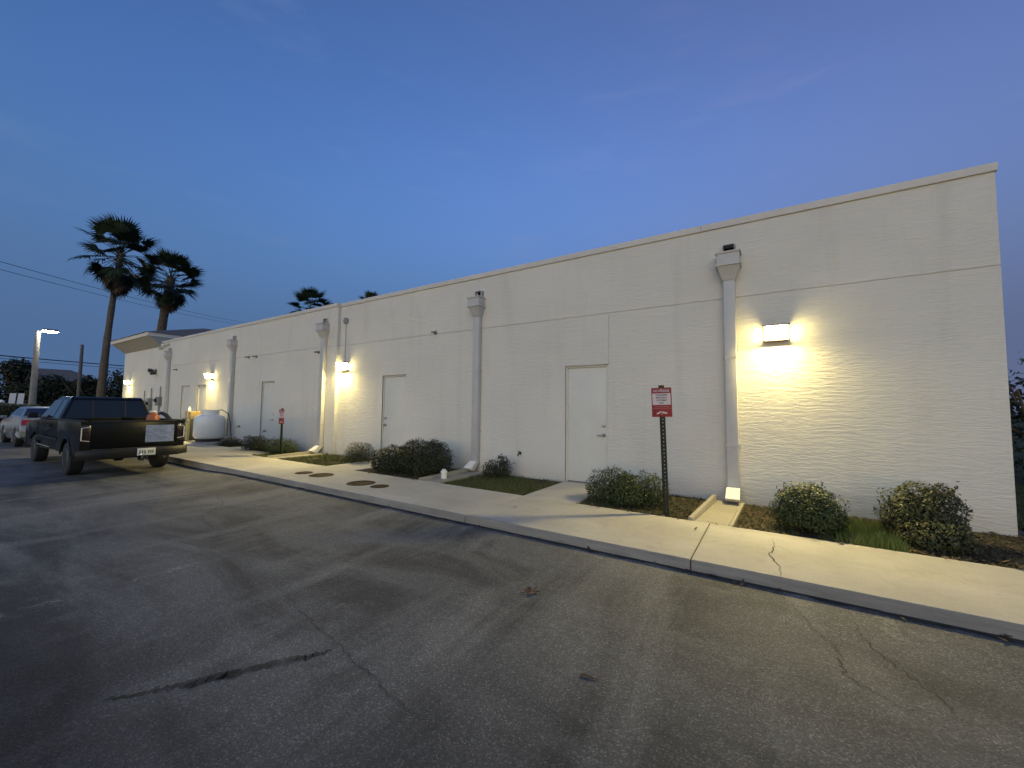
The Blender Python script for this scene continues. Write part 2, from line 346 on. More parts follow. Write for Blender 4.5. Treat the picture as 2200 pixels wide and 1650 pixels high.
# ------------------------------------------------------------------ mesh helpers
class MB:
    """Collects shapes; build() links them as one mesh object."""
    def __init__(s): s.v = []; s.f = []
    def add(s, vs_, fs_):
        o = len(s.v); s.v += [tuple(p) for p in vs_]; s.f += [tuple(i+o for i in f) for f in fs_]; return s
    def box(s, x0, x1, y0, y1, z0, z1):
        v = [(x0, y0, z0), (x1, y0, z0), (x1, y1, z0), (x0, y1, z0), (x0, y0, z1), (x1, y0, z1), (x1, y1, z1), (x0, y1, z1)]
        return s.add(v, [(0, 3, 2, 1), (4, 5, 6, 7), (0, 1, 5, 4), (1, 2, 6, 5), (2, 3, 7, 6), (3, 0, 4, 7)])
    def hexa(s, low, high):       # two rings of four points
        return s.add(list(low)+list(high), [(0, 3, 2, 1), (4, 5, 6, 7), (0, 1, 5, 4), (1, 2, 6, 5), (2, 3, 7, 6), (3, 0, 4, 7)])
    def tube(s, pts, r, n=8, caps=True):
        pts = [Vector(p) for p in pts]; rs = r if isinstance(r, (list, tuple)) else [r]*len(pts)
        ring = []
        for i, p in enumerate(pts):
            d = (pts[min(i+1, len(pts)-1)] - pts[max(i-1, 0)]).normalized()
            a = d.orthogonal() if i == 0 else (prev - d*prev.dot(d))
            a.normalize(); prev = a; b = d.cross(a)
            ring += [p + (a*math.cos(2*math.pi*k/n) + b*math.sin(2*math.pi*k/n))*rs[i] for k in range(n)]
        f = [(i*n+k, i*n+(k+1) % n, (i+1)*n+(k+1) % n, (i+1)*n+k) for i in range(len(pts)-1) for k in range(n)]
        if caps: f += [tuple(range(n-1, -1, -1)), tuple((len(pts)-1)*n+k for k in range(n))]
        return s.add(ring, f)
    def lathe(s, prof, c=(0, 0, 0), n=24, axis='z', closed=False):
        v = []
        for r, h in prof:
            for k in range(n):
                a = 2*math.pi*k/n; p = (r*math.cos(a), r*math.sin(a), h)
                if axis == 'y': p = (p[0], p[2], p[1])
                if axis == 'x': p = (p[2], p[0], p[1])
                v.append((p[0]+c[0], p[1]+c[1], p[2]+c[2]))
        m = len(prof)
        rng = range(m if closed else m-1)
        f = [(i*n+k, i*n+(k+1) % n, ((i+1) % m)*n+(k+1) % n, ((i+1) % m)*n+k) for i in rng for k in range(n)]
        if not closed: f += [tuple(range(n-1, -1, -1)), tuple((m-1)*n+k for k in range(n))]
        return s.add(v, f)
    def prism(s, prof, y0, y1, wy=None):
        """side profile (x,z) swept from y0 to y1; wy(z) pulls both sides in"""
        n = len(prof); g = wy or (lambda z: 0.0)
        v = [(x, y0+g(z), z) for x, z in prof] + [(x, y1-g(z), z) for x, z in prof]
        f = [tuple(range(n)), tuple(range(2*n-1, n-1, -1))] + [(i, i+n, (i+1) % n+n, (i+1) % n) for i in range(n)]
        return s.add(v, f)
    def build(s, name, mat, parent=None, bevel=0.0, seg=2, smooth=False, angle=35):
        me = bpy.data.meshes.new(name); me.from_pydata(s.v, [], s.f)
        bm = bmesh.new(); bm.from_mesh(me)
        bmesh.ops.recalc_face_normals(bm, faces=bm.faces)
        if bevel:
            es = [e for e in bm.edges if len(e.link_faces) == 2 and e.calc_face_angle(0) > R(28)]
            bmesh.ops.bevel(bm, geom=es, offset=bevel, segments=seg, profile=0.7, affect='EDGES', clamp_overlap=True)
        bm.to_mesh(me); bm.free()
        if smooth or bevel:
            me.shade_smooth(); me.set_sharp_from_angle(angle=R(angle))
        return link(name, me, mat, parent)

def link(name, me, mat=None, parent=None):
    if mat is not None:
        me.materials.append(M[mat] if isinstance(mat, str) else mat)
    o = bpy.data.objects.new(name, me); COL.objects.link(o)
    if parent is not None:
        o.parent = parent
        o.matrix_parent_inverse = Matrix.Translation(-Vector(parent.location)) if parent.parent is None else Matrix.Identity(4)
        if parent.parent is not None:
            o.matrix_parent_inverse = parent_world(parent).inverted()
    return o
def parent_world(o):
    m = o.matrix_parent_inverse @ o.matrix_basis if o.parent else o.matrix_basis.copy()
    return parent_world(o.parent) @ m if o.parent else m
def tag(o, label=None, cat=None, group=None, kind=None):
    for k, v in (('label', label), ('category', cat), ('group', group), ('kind', kind)):
        if v: o[k] = v
    return o
def thing(name, loc, label, cat, group=None):
    o = bpy.data.objects.new(name, None); o.empty_display_size = 0.2; COL.objects.link(o); o.location = loc
    return tag(o, label, cat, group)
def structure(o): return tag(o, kind='structure')
def raw(name, v, f, mat, parent=None):
    me = bpy.data.meshes.new(name)
    v = np.asarray(v, dtype=np.float32); f = np.asarray(f, dtype=np.int32)
    k = f.shape[1]
    me.vertices.add(len(v)); me.vertices.foreach_set('co', v.ravel())
    me.loops.add(f.size); me.loops.foreach_set('vertex_index', f.ravel())
    me.polygons.add(len(f)); me.polygons.foreach_set('loop_start', np.arange(0, f.size, k, dtype=np.int32)); me.polygons.foreach_set('loop_total', np.full(len(f), k, dtype=np.int32))
    me.update(calc_edges=True); me.validate()
    return link(name, me, mat, parent)

# ------------------------------------------------------------------ the setting
YR, YL = 7.16, 7.06              # wall faces right and left of the step
XS = -10.72                      # the step
XE, XW = 2.38, -30.6             # ends of the building
KERB = 4.13; BACK = 5.57; ZS = 0.15

g = MB().box(-900, 900, -500, 1200, -0.6, -0.03).build('ground', 'lawn'); structure(g)
def lot_z(x, y):
    a = min(1, max(0, (x+11.5)/2)); b = min(1, max(0, (y-3.35)/.75)); return .048*a*a*(3-2*a)*b*b*(3-2*b)
gx = [-41, -30, -20, -13, -11.5, -11, -10.5, -10, -9.5, 5, 20, 60]; gy = [-60, -20, -5, 0, 3.0] + [3.35+.05*i for i in range(17)] + [4.6, 12.0]
raw_v = [(x, y, lot_z(x, y)) for y in gy for x in gx]; nx_ = len(gx)
lot_m = bpy.data.meshes.new('parking_lot'); lot_m.from_pydata(raw_v, [], [(j*nx_+i, j*nx_+i+1, (j+1)*nx_+i+1, (j+1)*nx_+i) for j in range(len(gy)-1) for i in range(nx_-1)])
lot_m.shade_smooth(); lot = link('parking_lot', lot_m, 'asphalt'); structure(lot)
street = MB().box(-60.0, -49.0, -200, 300, -0.02, 0.002).build('street', 'asphalt'); structure(street)

def jitter_line(pts, w, seed, sub=14, amp=0.02, z=0.004):
    rnd = random.Random(seed); P = []
    for a, b in zip(pts[:-1], pts[1:]):
        a, b = Vector(a), Vector(b); d = (b-a); nrm = Vector((-d.y, d.x)).normalized()
        for i in range(sub): P.append(a + d*(i/sub) + nrm*rnd.uniform(-amp, amp))
    P.append(Vector(pts[-1])); v, f = [], []
    for i, p in enumerate(P):
        d = (P[min(i+1, len(P)-1)] - P[max(i-1, 0)]).normalized(); nn = Vector((-d.y, d.x))
        ww = w*rnd.uniform(0.45, 1.25)*min(1, 0.25+2.5*min(i, len(P)-1-i)/len(P))
        v += [(p.x+nn.x*ww/2, p.y+nn.y*ww/2, z+(lot_z(p.x, p.y) if z < .05 else 0)), (p.x-nn.x*ww/2, p.y-nn.y*ww/2, z+(lot_z(p.x, p.y) if z < .05 else 0))]
    for i in range(len(P)-1): f.append((2*i, 2*i+1, 2*i+3, 2*i+2))
    return v, f
cracks = [([(-3.56, 1.89), (-2.9, 1.74), (-2.29, 1.64), (-1.66, 1.53), (-1.21, 1.50)], 0.0055, 'crack'),
          ([(0.05, 4.0), (0.22, 3.62), (0.33, 3.43), (0.33, 3.12), (0.48, 3.0), (0.78, 2.86)], 0.0055, 'crack'),
          ([(0.42, 3.98), (0.55, 3.5), (0.72, 3.2), (0.8, 2.9)], 0.0045, 'crack'),
          ([(-1.0, 3.98), (-0.72, 3.75), (-0.55, 3.35), (-0.2, 3.2)], 0.0035, 'crack'),
          ([(1.2, 3.6), (1.5, 3.1), (1.9, 2.8)], 0.0045, 'crack'),
          ([(-2.95, 0.70), (-2.75, 0.95), (-2.62, 1.15), (-2.44, 1.45), (-2.36, 1.60)], 0.075, 'crack_seal'),
          ([(-8.6, 3.3), (-7.2, 2.9), (-6.6, 2.4), (-5.4, 2.2)], 0.008, 'crack')]
for i, (p, w, m) in enumerate(cracks):
    v, f = jitter_line(p, w, 40+i); raw('crack', v, f, m, lot)
for x in (-4.70, 0.66, -10.06):
    ys = [0.2 if x < 0 else 2.2, 3.0] + [3.35+.05*i for i in range(15)]
    v = [(x+d, y, lot_z(x, y)+.004) for y in ys for d in (-.055, .055)]
    raw('parking_line', v, [(2*i, 2*i+1, 2*i+3, 2*i+2) for i in range(len(ys)-1)], 'line_paint', lot)
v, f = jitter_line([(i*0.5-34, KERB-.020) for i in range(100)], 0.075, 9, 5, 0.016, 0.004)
raw('gutter_strip', v, f, 'gutter_tone', lot)  # ragged dark strip along the kerb foot

# sidewalk: slabs poured in one with the kerb
walk = thing('sidewalk', (-5, 5, 0), 'pale concrete sidewalk with kerb along the building', None); del walk['label']; structure(walk)
edges = [9.0, 4.76, 2.05, -0.66, -3.37, -9.40, -12.4, -15.4, -18.4, -21.4, -24.4, -27.4, -30.4, -34.0]
GAP = 0.005
for a, b in zip(edges[:-1], edges[1:]):
    back = BACK if b > -13 else 6.15
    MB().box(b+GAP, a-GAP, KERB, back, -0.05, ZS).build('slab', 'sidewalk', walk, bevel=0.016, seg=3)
MB().box(-34, 9, KERB+.02, BACK-.02, -0.05, ZS-.010).build('joint_filler', 'joint', walk)
for a, b in ((-2.46, -3.36), (-7.68, -8.74), (-14.1, -15.05)):
    MB().box(b, a, (BACK if b > -13 else 6.15)+.012, YR-.005 if b > XS else YL-.005, -0.02, ZS-.004).build('door_path', 'sidewalk', walk, bevel=0.008)
v, f = jitter_line([(-0.02, 5.3), (0.0, 4.95), (-0.04, 4.7), (0.03, 4.45), (0.05, KERB+.01)], 0.010, 5, 6, 0.012, ZS+.003); raw('crack', v, f, 'joint', walk)
pv_ = [(-3.36, 4.16), (-2.62, 4.16), (-2.70, 4.32), (-2.95, 4.50), (-3.22, 4.52), (-3.36, 4.47)]
raw('mortar_patch', [(x, y, ZS+.003) for x, y in pv_], [tuple(range(6))], 'kerb_patch', walk)

bed = MB().box(XW-2, 9, BACK-.01, YR+.2, -0.1, 0.118).build('planting_bed', 'soil'); structure(bed)
lawn_r = MB().box(XE+.3, 60, YR, 90, -0.1, 0.09).build('side_lawn', 'lawn'); structure(lawn_r)

# ------------------------------------------------------------------ the building
bld = thing('commercial_building', (-14, 7.1, 0), 'long low off-white stucco building with flat parapet along the sidewalk', 'building')
def holed_wall(name, x0, x1, z0, z1, y0, y1, holes, mat, parent):
    xs = sorted({x0, x1, *[h[0] for h in holes], *[h[1] for h in holes]}); zs = sorted({z0, z1, *[h[2] for h in holes], *[h[3] for h in holes]})
    xs = [x for x in xs if x0 <= x <= x1]; zs = [z for z in zs if z0 <= z <= z1]
    solid = lambda i, j: 0 <= i < len(xs)-1 and 0 <= j < len(zs)-1 and not any(h[0] <= (xs[i]+xs[i+1])/2 <= h[1] and h[2] <= (zs[j]+zs[j+1])/2 <= h[3] for h in holes)
    m = MB()
    for i in range(len(xs)-1):
        for j in range(len(zs)-1):
            if not solid(i, j): continue
            a, b, c, d = xs[i], xs[i+1], zs[j], zs[j+1]
            m.add([(a, y0, c), (b, y0, c), (b, y0, d), (a, y0, d)], [(0, 1, 2, 3)])
            if not solid(i-1, j): m.add([(a, y0, c), (a, y0, d), (a, y1, d), (a, y1, c)], [(0, 1, 2, 3)])
            if not solid(i+1, j): m.add([(b, y0, c), (b, y1, c), (b, y1, d), (b, y0, d)], [(0, 1, 2, 3)])
            if not solid(i, j-1): m.add([(a, y0, c), (a, y1, c), (b, y1, c), (b, y0, c)], [(0, 1, 2, 3)])
            if not solid(i, j+1): m.add([(a, y0, d), (b, y0, d), (b, y1, d), (a, y1, d)], [(0, 1, 2, 3)])
    me = bpy.data.meshes.new(name); me.from_pydata(m.v, [], m.f)
    bm = bmesh.new(); bm.from_mesh(me); bmesh.ops.remove_doubles(bm, verts=bm.verts, dist=1e-4); bm.to_mesh(me); bm.free()
    return link(name, me, mat, parent)
doors = [(-3.37, -2.505, YR, 1), (-8.77, -7.87, YR, -1), (-15.03, -14.15, YL, 1), (-22.2, -21.3, YL, 1), (-20.5, -19.62, YL, -1)]
ZD = 2.372; ZG0, ZG1 = 3.322, 3.338; ZT = 4.50
hr = [(a, b, 0.0, ZD) for a, b, y, s_ in doors if y == YR] + [(-2.497, -2.483, ZD, ZG0)]
hl = [(a, b, 0.0, ZD) for a, b, y, s_ in doors if y == YL]
holed_wall('lower_wall', XS+.002, XE, 0.0, ZG0, YR, YR+.11, hr, 'stucco', bld)
holed_wall('lower_wall', XW, XS, 0.0, ZG0, YL, YL+.19, hl, 'stucco', bld)
holed_wall('upper_wall', XS+.002, XE, ZG1, ZT, YR, YR+.11, [(-0.575, -0.405, 4.03, 4.19), (-5.575, -5.405, 4.03, 4.19)], 'stucco', bld)
holed_wall('upper_wall', XW, XS, ZG1, ZT, YL, YL+.19, [(x-.085, x+.085, 4.03, 4.19) for x in (-11.28, -17.2, -23.72)], 'stucco', bld)
holed_wall('joint_backing', XS+.01, XE-.01, 0.0, ZT-.02, YR+.012, YR+.10, [h for h in hr if h[1]-h[0] > .1] + [(-0.575, -0.405, 4.03, 4.19), (-5.575, -5.405, 4.03, 4.19)], 'hinge', bld)
holed_wall('joint_backing', XW+.01, XS-.01, 0.0, ZT-.02, YL+.012, YL+.10, hl + [(x-.085, x+.085, 4.03, 4.19) for x in (-11.28, -17.2, -23.72)], 'hinge', bld)
MB().box(XW+.02, XE-.015, YR+.112, 19.0, 0.0, 4.36).build('building_core', 'dark', bld)
MB().box(XE-.012, XE, YR+.11, 19.0, 0.0, ZT).build('side_wall', 'stucco', bld)
MB().box(XW, XW+.018, YL+.19, 19.0, 0.0, ZT).build('side_wall', 'stucco', bld)
MB().box(XW+.02, XE-.015, YR+.12, 18.9, 4.362, 4.40).build('flat_roof', 'flat_roof', bld)
# coping in lengths, with a drip lip
segs = [XE+.02, -0.9, -4.2, -7.5, XS+.003]
for a, b in zip(segs[:-1], segs[1:]):
    c = MB().box(b+.0015, a-.0015, YR-.028, YR+.27, ZT+.002, ZT+.105).build('coping', 'coping', bld, bevel=0.006)
segs = [XS, -14.2, -17.6, -21.0, -24.9]
for a, b in zip(segs[:-1], segs[1:]):
    MB().box(b+.0015, a-.0015, YL-.028, YL+.37, ZT+.002, ZT+.105).build('coping', 'coping', bld, bevel=0.006)
MB().box(XE-.25, XE+.02, YR+.272, 19.0, ZT+.002, ZT+.105).build('coping', 'coping', bld, bevel=0.006)
# the hipped block at the far end, its underside flaring out from the wall head
ex0, ex1, ey, ez = -31.6, -25.5, 6.64, 4.93
rb = MB().hexa([(XW-.01, YL-.01, 4.36), (-25.0, YL-.01, 4.36), (-25.0, 10.5, 4.36), (XW-.01, 10.5, 4.36)], [(ex0+.03, ey+.03, ez), (ex1-.03, ey+.03, ez), (ex1-.03, 12.5, ez), (ex0+.03, 12.5, ez)]).build('soffit', 'soffit', bld)
fm = MB()
for a in ((ex0, ex1, ey, ey+.04), (ex0, ex0+.04, ey+.042, 12.5), (ex1-.04, ex1, ey+.042, 12.5)): fm.box(*a, ez-.03, ez+.15)
fm.build('fascia', 'fascia', bld)
ap = [(-28.5, 10.0, 6.12), (-28.5, 12.2, 6.12)]
o_ = .06
hipv = [(ex0-o_, ey-o_, ez+.152), (ex1+o_, ey-o_, ez+.152), (ex1+o_, 15.6, ez+.152), (ex0-o_, 15.6, ez+.152)] + ap
MB().add(hipv, [(0, 1, 4), (1, 2, 5, 4), (2, 3, 5), (3, 0, 4, 5), (3, 2, 1, 0)]).build('hip_roof', 'roof', bld)
# doors
for i, (a, b, y, sd_) in enumerate(doors):
    yd = y+.062
    d = MB().box(a+.035, b-.035, yd, yd+.045, .158, ZD-.036).build('door', 'door_paint', bld, bevel=.002)
    fr = MB().box(a+.002, a+.033, y+.03, y+.10, .0, ZD-.002).box(b-.033, b-.002, y+.03, y+.10, .0, ZD-.002).box(a+.034, b-.034, y+.03, y+.10, ZD-.033, ZD-.002)
    fr.build('door_frame', 'frame_paint', d)
    MB().box(a+.034, b-.034, y+.02, y+.10, .10, .152).build('threshold', 'grey_metal', d)
    MB().box(a-.01, b+.01, y-.014, y+.0, ZD+.004, ZD+.018).build('drip_cap', 'hinge', d)
    xh = b-.105 if sd_ > 0 else a+.105; sgn = -1 if sd_ > 0 else 1
    MB().lathe([(.006, -.03), (.026, -.026), (.031, 0)], (xh, yd-.001, 1.235), 16, 'y').build('deadbolt', 'steel', d, smooth=True)
    hb = MB().lathe([(.02, -.03), (.034, -.012), (.034, 0)], (xh, yd-.001, 1.055), 16, 'y')
    if i in (0, 2): hb.tube([(xh, yd-.045, 1.055), (xh+sgn*.03, yd-.05, 1.055), (xh+sgn*.12, yd-.05, 1.052)], .011, 8)
    else: hb.lathe([(.012, -.06), (.027, -.056), (.030, -.04), (.014, -.02), (.014, 0)], (xh, yd-.012, 1.055), 14, 'y')
    hb.build('handle', 'steel', d, smooth=True)
    xg = a+.034 if sd_ > 0 else b-.034
    for z in (.40, 1.02, 1.58, 2.12):
        MB().lathe([(.009, -.055), (.009, .055)], (xg, yd-.006, z), 8, 'z').build('hinge', 'hinge', d)

# ------------------------------------------------------------------ downspouts
def downspout(x, y, label):
    r = thing('downspout', (x, y, ZS), label, 'downspout', 'downspouts on the stucco wall')
    MB().box(x-.08, x+.08, y-.125, y-.012, .34, 3.60).build('pipe', 'pipe_paint', r, bevel=.012)
    h = MB()
    h.hexa([(x-.088, y-.135, 3.59), (x+.088, y-.135, 3.59), (x+.088, y-.004, 3.59), (x-.088, y-.004, 3.59)],
           [(x-.155, y-.235, 3.80), (x+.155, y-.235, 3.80), (x+.155, y-.004, 3.80), (x-.155, y-.004, 3.80)])
    hd = h.build('conductor_head', 'pipe_paint', r)
    MB().box(x-.156, x+.156, y-.236, y-.003, 3.822, 3.995).build('head_box', 'pipe_paint', hd)
    MB().box(x-.175, x+.175, y-.255, y-.002, 3.80, 3.821).build('rim', 'pipe_paint', hd)
    b = MB(); b.box(x-.175, x+.175, y-.255, y-.225, 3.996, 4.02); b.box(x-.175, x-.145, y-.224, y-.002, 3.996, 4.02); b.box(x+.145, x+.175, y-.224, y-.002, 3.996, 4.02)
    b.build('rim', 'pipe_paint', hd)
    s_ = MB(); s_.box(x-.085, x-.078, y-.07, y+.2, 4.03, 4.19); s_.box(x+.078, x+.085, y-.07, y+.2, 4.03, 4.19); s_.box(x-.0775, x+.0775, y-.07, y+.2, 4.183, 4.19); s_.box(x-.0775, x+.0775, y-.07, y+.2, 4.03, 4.036)
    s_.build('scupper', 'pipe_paint', r)
    for z in (1.0, 2.35):
        P_ = [(x-.115, y-.002), (x-.084, y-.004), (x-.084, y-.129), (x+.084, y-.129), (x+.084, y-.004), (x+.115, y-.002), (x+.115, y-.006), (x+.088, y-.008), (x+.088, y-.133), (x-.088, y-.133), (x-.088, y-.008), (x-.115, y-.006)]
        MB().add([(a, b, z) for a, b in P_]+[(a, b, z+.03) for a, b in P_], [tuple(range(12)), tuple(range(23, 11, -1))]+[(i, (i+1) % 12, (i+1) % 12+12, i+12) for i in range(12)]).build('strap', 'pipe_paint', r)
    e = MB().hexa([(x-.086, y-.30, .195), (x+.086, y-.30, .195), (x+.086, y-.20, .165), (x-.086, y-.20, .165)],
                  [(x-.086, y-.130, .36), (x+.086, y-.130, .36), (x+.086, y-.008, .36), (x-.086, y-.008, .36)])
    e.build('elbow', 'pipe_paint', r)
    MB().hexa([(x-.092, y-.36, .235), (x+.092, y-.36, .235), (x+.092, y-.30, .198), (x-.092, y-.30, .198)],
              [(x-.092, y-.365, .243), (x+.092, y-.365, .243), (x+.092, y-.135, .372), (x-.092, y-.135, .372)]).build('kickout_flap', 'white_metal', r)
    return r
downspout(-0.50, YR, 'grey downspout nearest the right end of the wall, left of the brightest wall light')
downspout(-5.52, YR, 'grey downspout between the two nearest doors, patched paint near its foot')
downspout(-11.28, YL, 'pale downspout just left of the step and lamp in the wall')
downspout(-17.20, YL, 'far downspout directly right of the white propane tank')
downspout(-23.72, YL, 'farthest downspout, left of the propane tank near the meters')
for x, y in ((-0.62, YR), (-5.42, YR), (-11.15, YL)):       # concrete runnels from the spouts
    t_ = thing('splash_trough', (x, 6.3, .12), {-0.62: 'concrete splash trough under the downspout nearest the sign', -5.42: 'concrete splash trough beside the white cleanout cap', -11.15: 'concrete splash trough on the grass below the pale downspout'}[x], 'splash trough', 'concrete splash troughs')
    MB().hexa([(x-.22, BACK+.012, .05), (x+.16, BACK+.012, .05), (x+.22, y-.10, .05), (x-.10, y-.10, .05)], [(x-.22, BACK+.012, .142), (x+.16, BACK+.012, .142), (x+.22, y-.10, .150), (x-.10, y-.10, .150)]).build('trough_floor', 'splash', t_, bevel=.006)
    MB().hexa([(x-.30, BACK+.014, .05), (x-.224, BACK+.014, .05), (x-.104, y-.12, .05), (x-.18, y-.12, .05)], [(x-.29, BACK+.014, .185), (x-.235, BACK+.014, .185), (x-.115, y-.12, .235), (x-.17, y-.12, .235)]).build('trough_side', 'splash', t_, bevel=.012)
    MB().hexa([(x+.164, BACK+.014, .05), (x+.21, BACK+.014, .05), (x+.27, y-.12, .05), (x+.224, y-.12, .05)], [(x+.166, BACK+.014, .150), (x+.205, BACK+.014, .150), (x+.265, y-.12, .165), (x+.226, y-.12, .165)]).build('trough_side', 'splash', t_, bevel=.010)

# ------------------------------------------------------------------ wall lights
def wall_light(x, y, label):
    r = thing('wall_light', (x, y, 2.58), label, 'wall light', 'lit wall packs along the wall')
    z0 = 2.585
    MB().box(x-.16, x+.16, y-.03, y-.001, z0, z0+.24).build('back_box', 'bronze', r, bevel=.006)
    p = [(y-.031, z0+.240), (y-.165, z0+.234), (y-.222, z0+.215), (y-.222, z0+.203), (y-.031, z0+.203)]
    m = MB(); n = len(p)
    m.add([(x-.165, a, b) for a, b in p]+[(x+.165, a, b) for a, b in p], [tuple(range(n)), tuple(range(2*n-1, n-1, -1))]+[(i, (i+1) % n, (i+1) % n+n, i+n) for i in range(n)])
    m.build('housing', 'bronze', r)
    MB().box(x-.165, x+.165, y-.116, y-.031, z0+.002, z0+.022).build('lower_lip', 'bronze', r)
    q = [(y-.034, z0+.201), (y-.216, z0+.201), (y-.202, z0+.105), (y-.166, z0+.033), (y-.118, z0+.024), (y-.062, z0+.024)]
    m = MB(); n = len(q); L_, R_ = [(x-.140, a, b) for a, b in q], [(x+.140, a, b) for a, b in q]
    m.add(L_+R_, [(i, (i+1) % n, (i+1) % n+n, i+n) for i in range(1, n-2)])
    m.build('lens', 'lamp_lens', r)
    for P_ in (L_, R_): MB().add(P_, [tuple(range(n))]).build('lens_side', 'lamp_side', r)
    return r
wall_light(0.10, YR, 'lit wall light nearest the camera, right of the nearest downspout')
wall_light(-10.40, YR, 'lit wall light by the step in the wall, left of the second door')
wall_light(-19.10, YL, 'lit wall light above the white propane tank')
wall_light(-29.45, YL, 'farthest lit wall light near the left end of the building')

# small things fixed to the wall
def wall_hook(x, y, z, label):
    r = thing('conduit_stub', (x, y, z), label, 'conduit stub', 'conduit stubs on the wall')
    MB().lathe([(.045, -.03), (.05, 0)], (x, y-.001, z), 12, 'y').build('flange', 'grey_metal', r, smooth=True)
    MB().tube([(x, y-.03, z), (x, y-.11, z-.005), (x+.03, y-.16, z-.02)], .024, 8).build('stub', 'grey_metal', r, smooth=True)
wall_hook(-6.86, YR, 3.37, 'small dark conduit stub on the wall joint left of the patched downspout')
wall_hook(-16.03, YL, 3.30, 'left of two dark conduit stubs on the joint right of the tank')
wall_hook(-15.48, YL, 3.29, 'right of two dark conduit stubs on the joint right of the tank')
wall_hook(-11.62, YL, 3.19, 'small dark conduit stub just left of the pale downspout')
wall_hook(-22.85, YL, 3.13, 'dark conduit stub right of the farthest downspout')
r = thing('conduit_run', (-10.44, YR, 2.83), 'thin vertical conduit with round cap above the step-side lamp', 'conduit')
MB().tube([(-10.44, YR-.02, 2.84), (-10.44, YR-.02, 4.0)], .012, 8).build('conduit', 'pipe_paint', r)
MB().lathe([(.03, -.05), (.10, -.045), (.105, -.02), (.09, 0)], (-10.44, YR-.001, 4.05), 16, 'y').build('cap', 'grey_metal', r, smooth=True)
for x, y, z, lb in ((-4.39, YR, .61, 'small brass hose tap low on the wall near the first door'), (-14.62, YL, .66, 'small hose tap low on the wall behind the paired shrubs'), (-16.5, YL, .75, 'small hose tap low on the wall right of the tank')):
    r = thing('hose_tap', (x, y, z), lb, 'hose tap', 'hose taps on the wall')
    MB().lathe([(.03, -.012), (.032, 0)], (x, y-.001, z), 10, 'y').build('flange', 'bronze', r)
    MB().tube([(x, y-.01, z), (x, y-.07, z), (x, y-.10, z-.05)], .014, 8).build('spout', 'bronze', r, smooth=True)
    MB().lathe([(.028, .0), (.028, .012)], (x, y-.06, z+.03), 10, 'z').build('handle', 'bronze', r)
r = thing('flood_light', (-25.5, YL, 3.2), 'unlit twin-head floodlight high on the far wall', 'floodlight')
MB().box(-25.58, -25.40, YL-.05, YL-.001, 3.12, 3.26).build('base', 'grey_metal', r)
for dx, dz in ((-.22, .02), (.10, -.12)):
    MB().lathe([(.03, .12), (.07, .08), (.10, -.08), (.09, -.1)], (-25.48+dx, YL-.16, 3.18+dz), 12, 'y').build('lamp_head', 'bronze', r, smooth=True)
    MB().tube([(-25.48, YL-.05, 3.18), (-25.48+dx, YL-.10, 3.18+dz)], .015, 6).build('arm', 'bronze', r)
r = thing('gooseneck_pipe', (-24.4, YL, 4.3), 'bent pale pipe hanging below the parapet at the far end', 'pipe')
MB().tube([(-23.9, YL-.03, 4.40), (-24.2, YL-.09, 4.39), (-24.7, YL-.10, 4.30), (-25.0, YL-.09, 4.26), (-25.2, YL-.08, 4.29), (-25.25, YL-.04, 4.36)], .035, 8).build('tube', 'coping', r, smooth=True)
for i, (x, z, w, h, lb) in enumerate(((-26.9, 1.45, .34, .55, 'leftmost grey meter box on the far wall'), (-25.9, 1.52, .30, .62, 'middle grey meter box on the far wall, with conduit'), (-24.7, 1.68, .36, .42, 'rightmost grey meter box, beside the farthest downspout'))):
    r = thing('meter_box', (x, YL, z), lb, 'meter box', 'electric meters on the far wall')
    MB().box(x-w/2, x+w/2, YL-.16, YL-.001, z-h/2, z+h/2).build('cabinet', 'grey_metal', r, bevel=.01)
    MB().lathe([(.06, -.09), (.085, -.06), (.09, 0)], (x, YL-.161, z+.05), 16, 'y').build('dial', 'glass', r, smooth=True)
    MB().tube([(x, YL-.05, z-h/2), (x, YL-.05, .12)], .03, 8).build('conduit', 'grey_metal', r)
    MB().tube([(x+.08, YL-.05, z+h/2), (x+.08, YL-.05, z+h/2+.5)], .022, 8).build('conduit', 'grey_metal', r)

# ------------------------------------------------------------------ propane tank and what stands beside it
tx, ty = -17.45, 6.46
r = thing('propane_tank', (tx, ty, .2), 'squat white propane tank standing against the wall', 'propane tank')
rr = .48
prof = [(.02, .27), (.30, .275), (.42, .31), (rr, .40), (rr, .95), (.465, 1.05), (.42, 1.12), (.34, 1.17), (.20, 1.20), (.02, 1.21)]
MB().lathe(prof, (tx, ty, 0), 40).build('vessel', 'tank', r, smooth=True, angle=60)
MB().lathe([(.40, .135), (.40, .30), (.37, .30), (.37, .135)], (tx, ty, 0), 32, closed=True).build('foot_ring', 'rubber', r)
MB().lathe([(.27, 1.17), (.27, 1.33), (.285, 1.345), (.255, 1.345), (.25, 1.17)], (tx, ty, 0), 28, closed=True).build('collar', 'tank', r, smooth=True)
MB().lathe([(.03, 1.18), (.03, 1.30), (.05, 1.30), (.05, 1.33)], (tx-.05, ty-.05, 0), 10).build('valve', 'bronze', r)
MB().tube([(tx+.05, ty+.1, 1.3), (tx+.22, ty+.28, 1.36), (tx+.45, ty+.40, 1.22), (tx+.52, ty+.45, .9), (tx+.52, ty+.52, .2)], .014, 8).build('hose', 'rubber', r, smooth=True)
MB().hexa([(tx-.16, ty-.27, 1.25), (tx-.04, ty-.30, 1.25), (tx-.04, ty-.285, 1.25), (tx-.16, ty-.255, 1.25)], [(tx-.16, ty-.275, 1.29), (tx-.04, ty-.305, 1.29), (tx-.04, ty-.285, 1.29), (tx-.16, ty-.255, 1.29)]).build('collar_slot', 'dark', r)
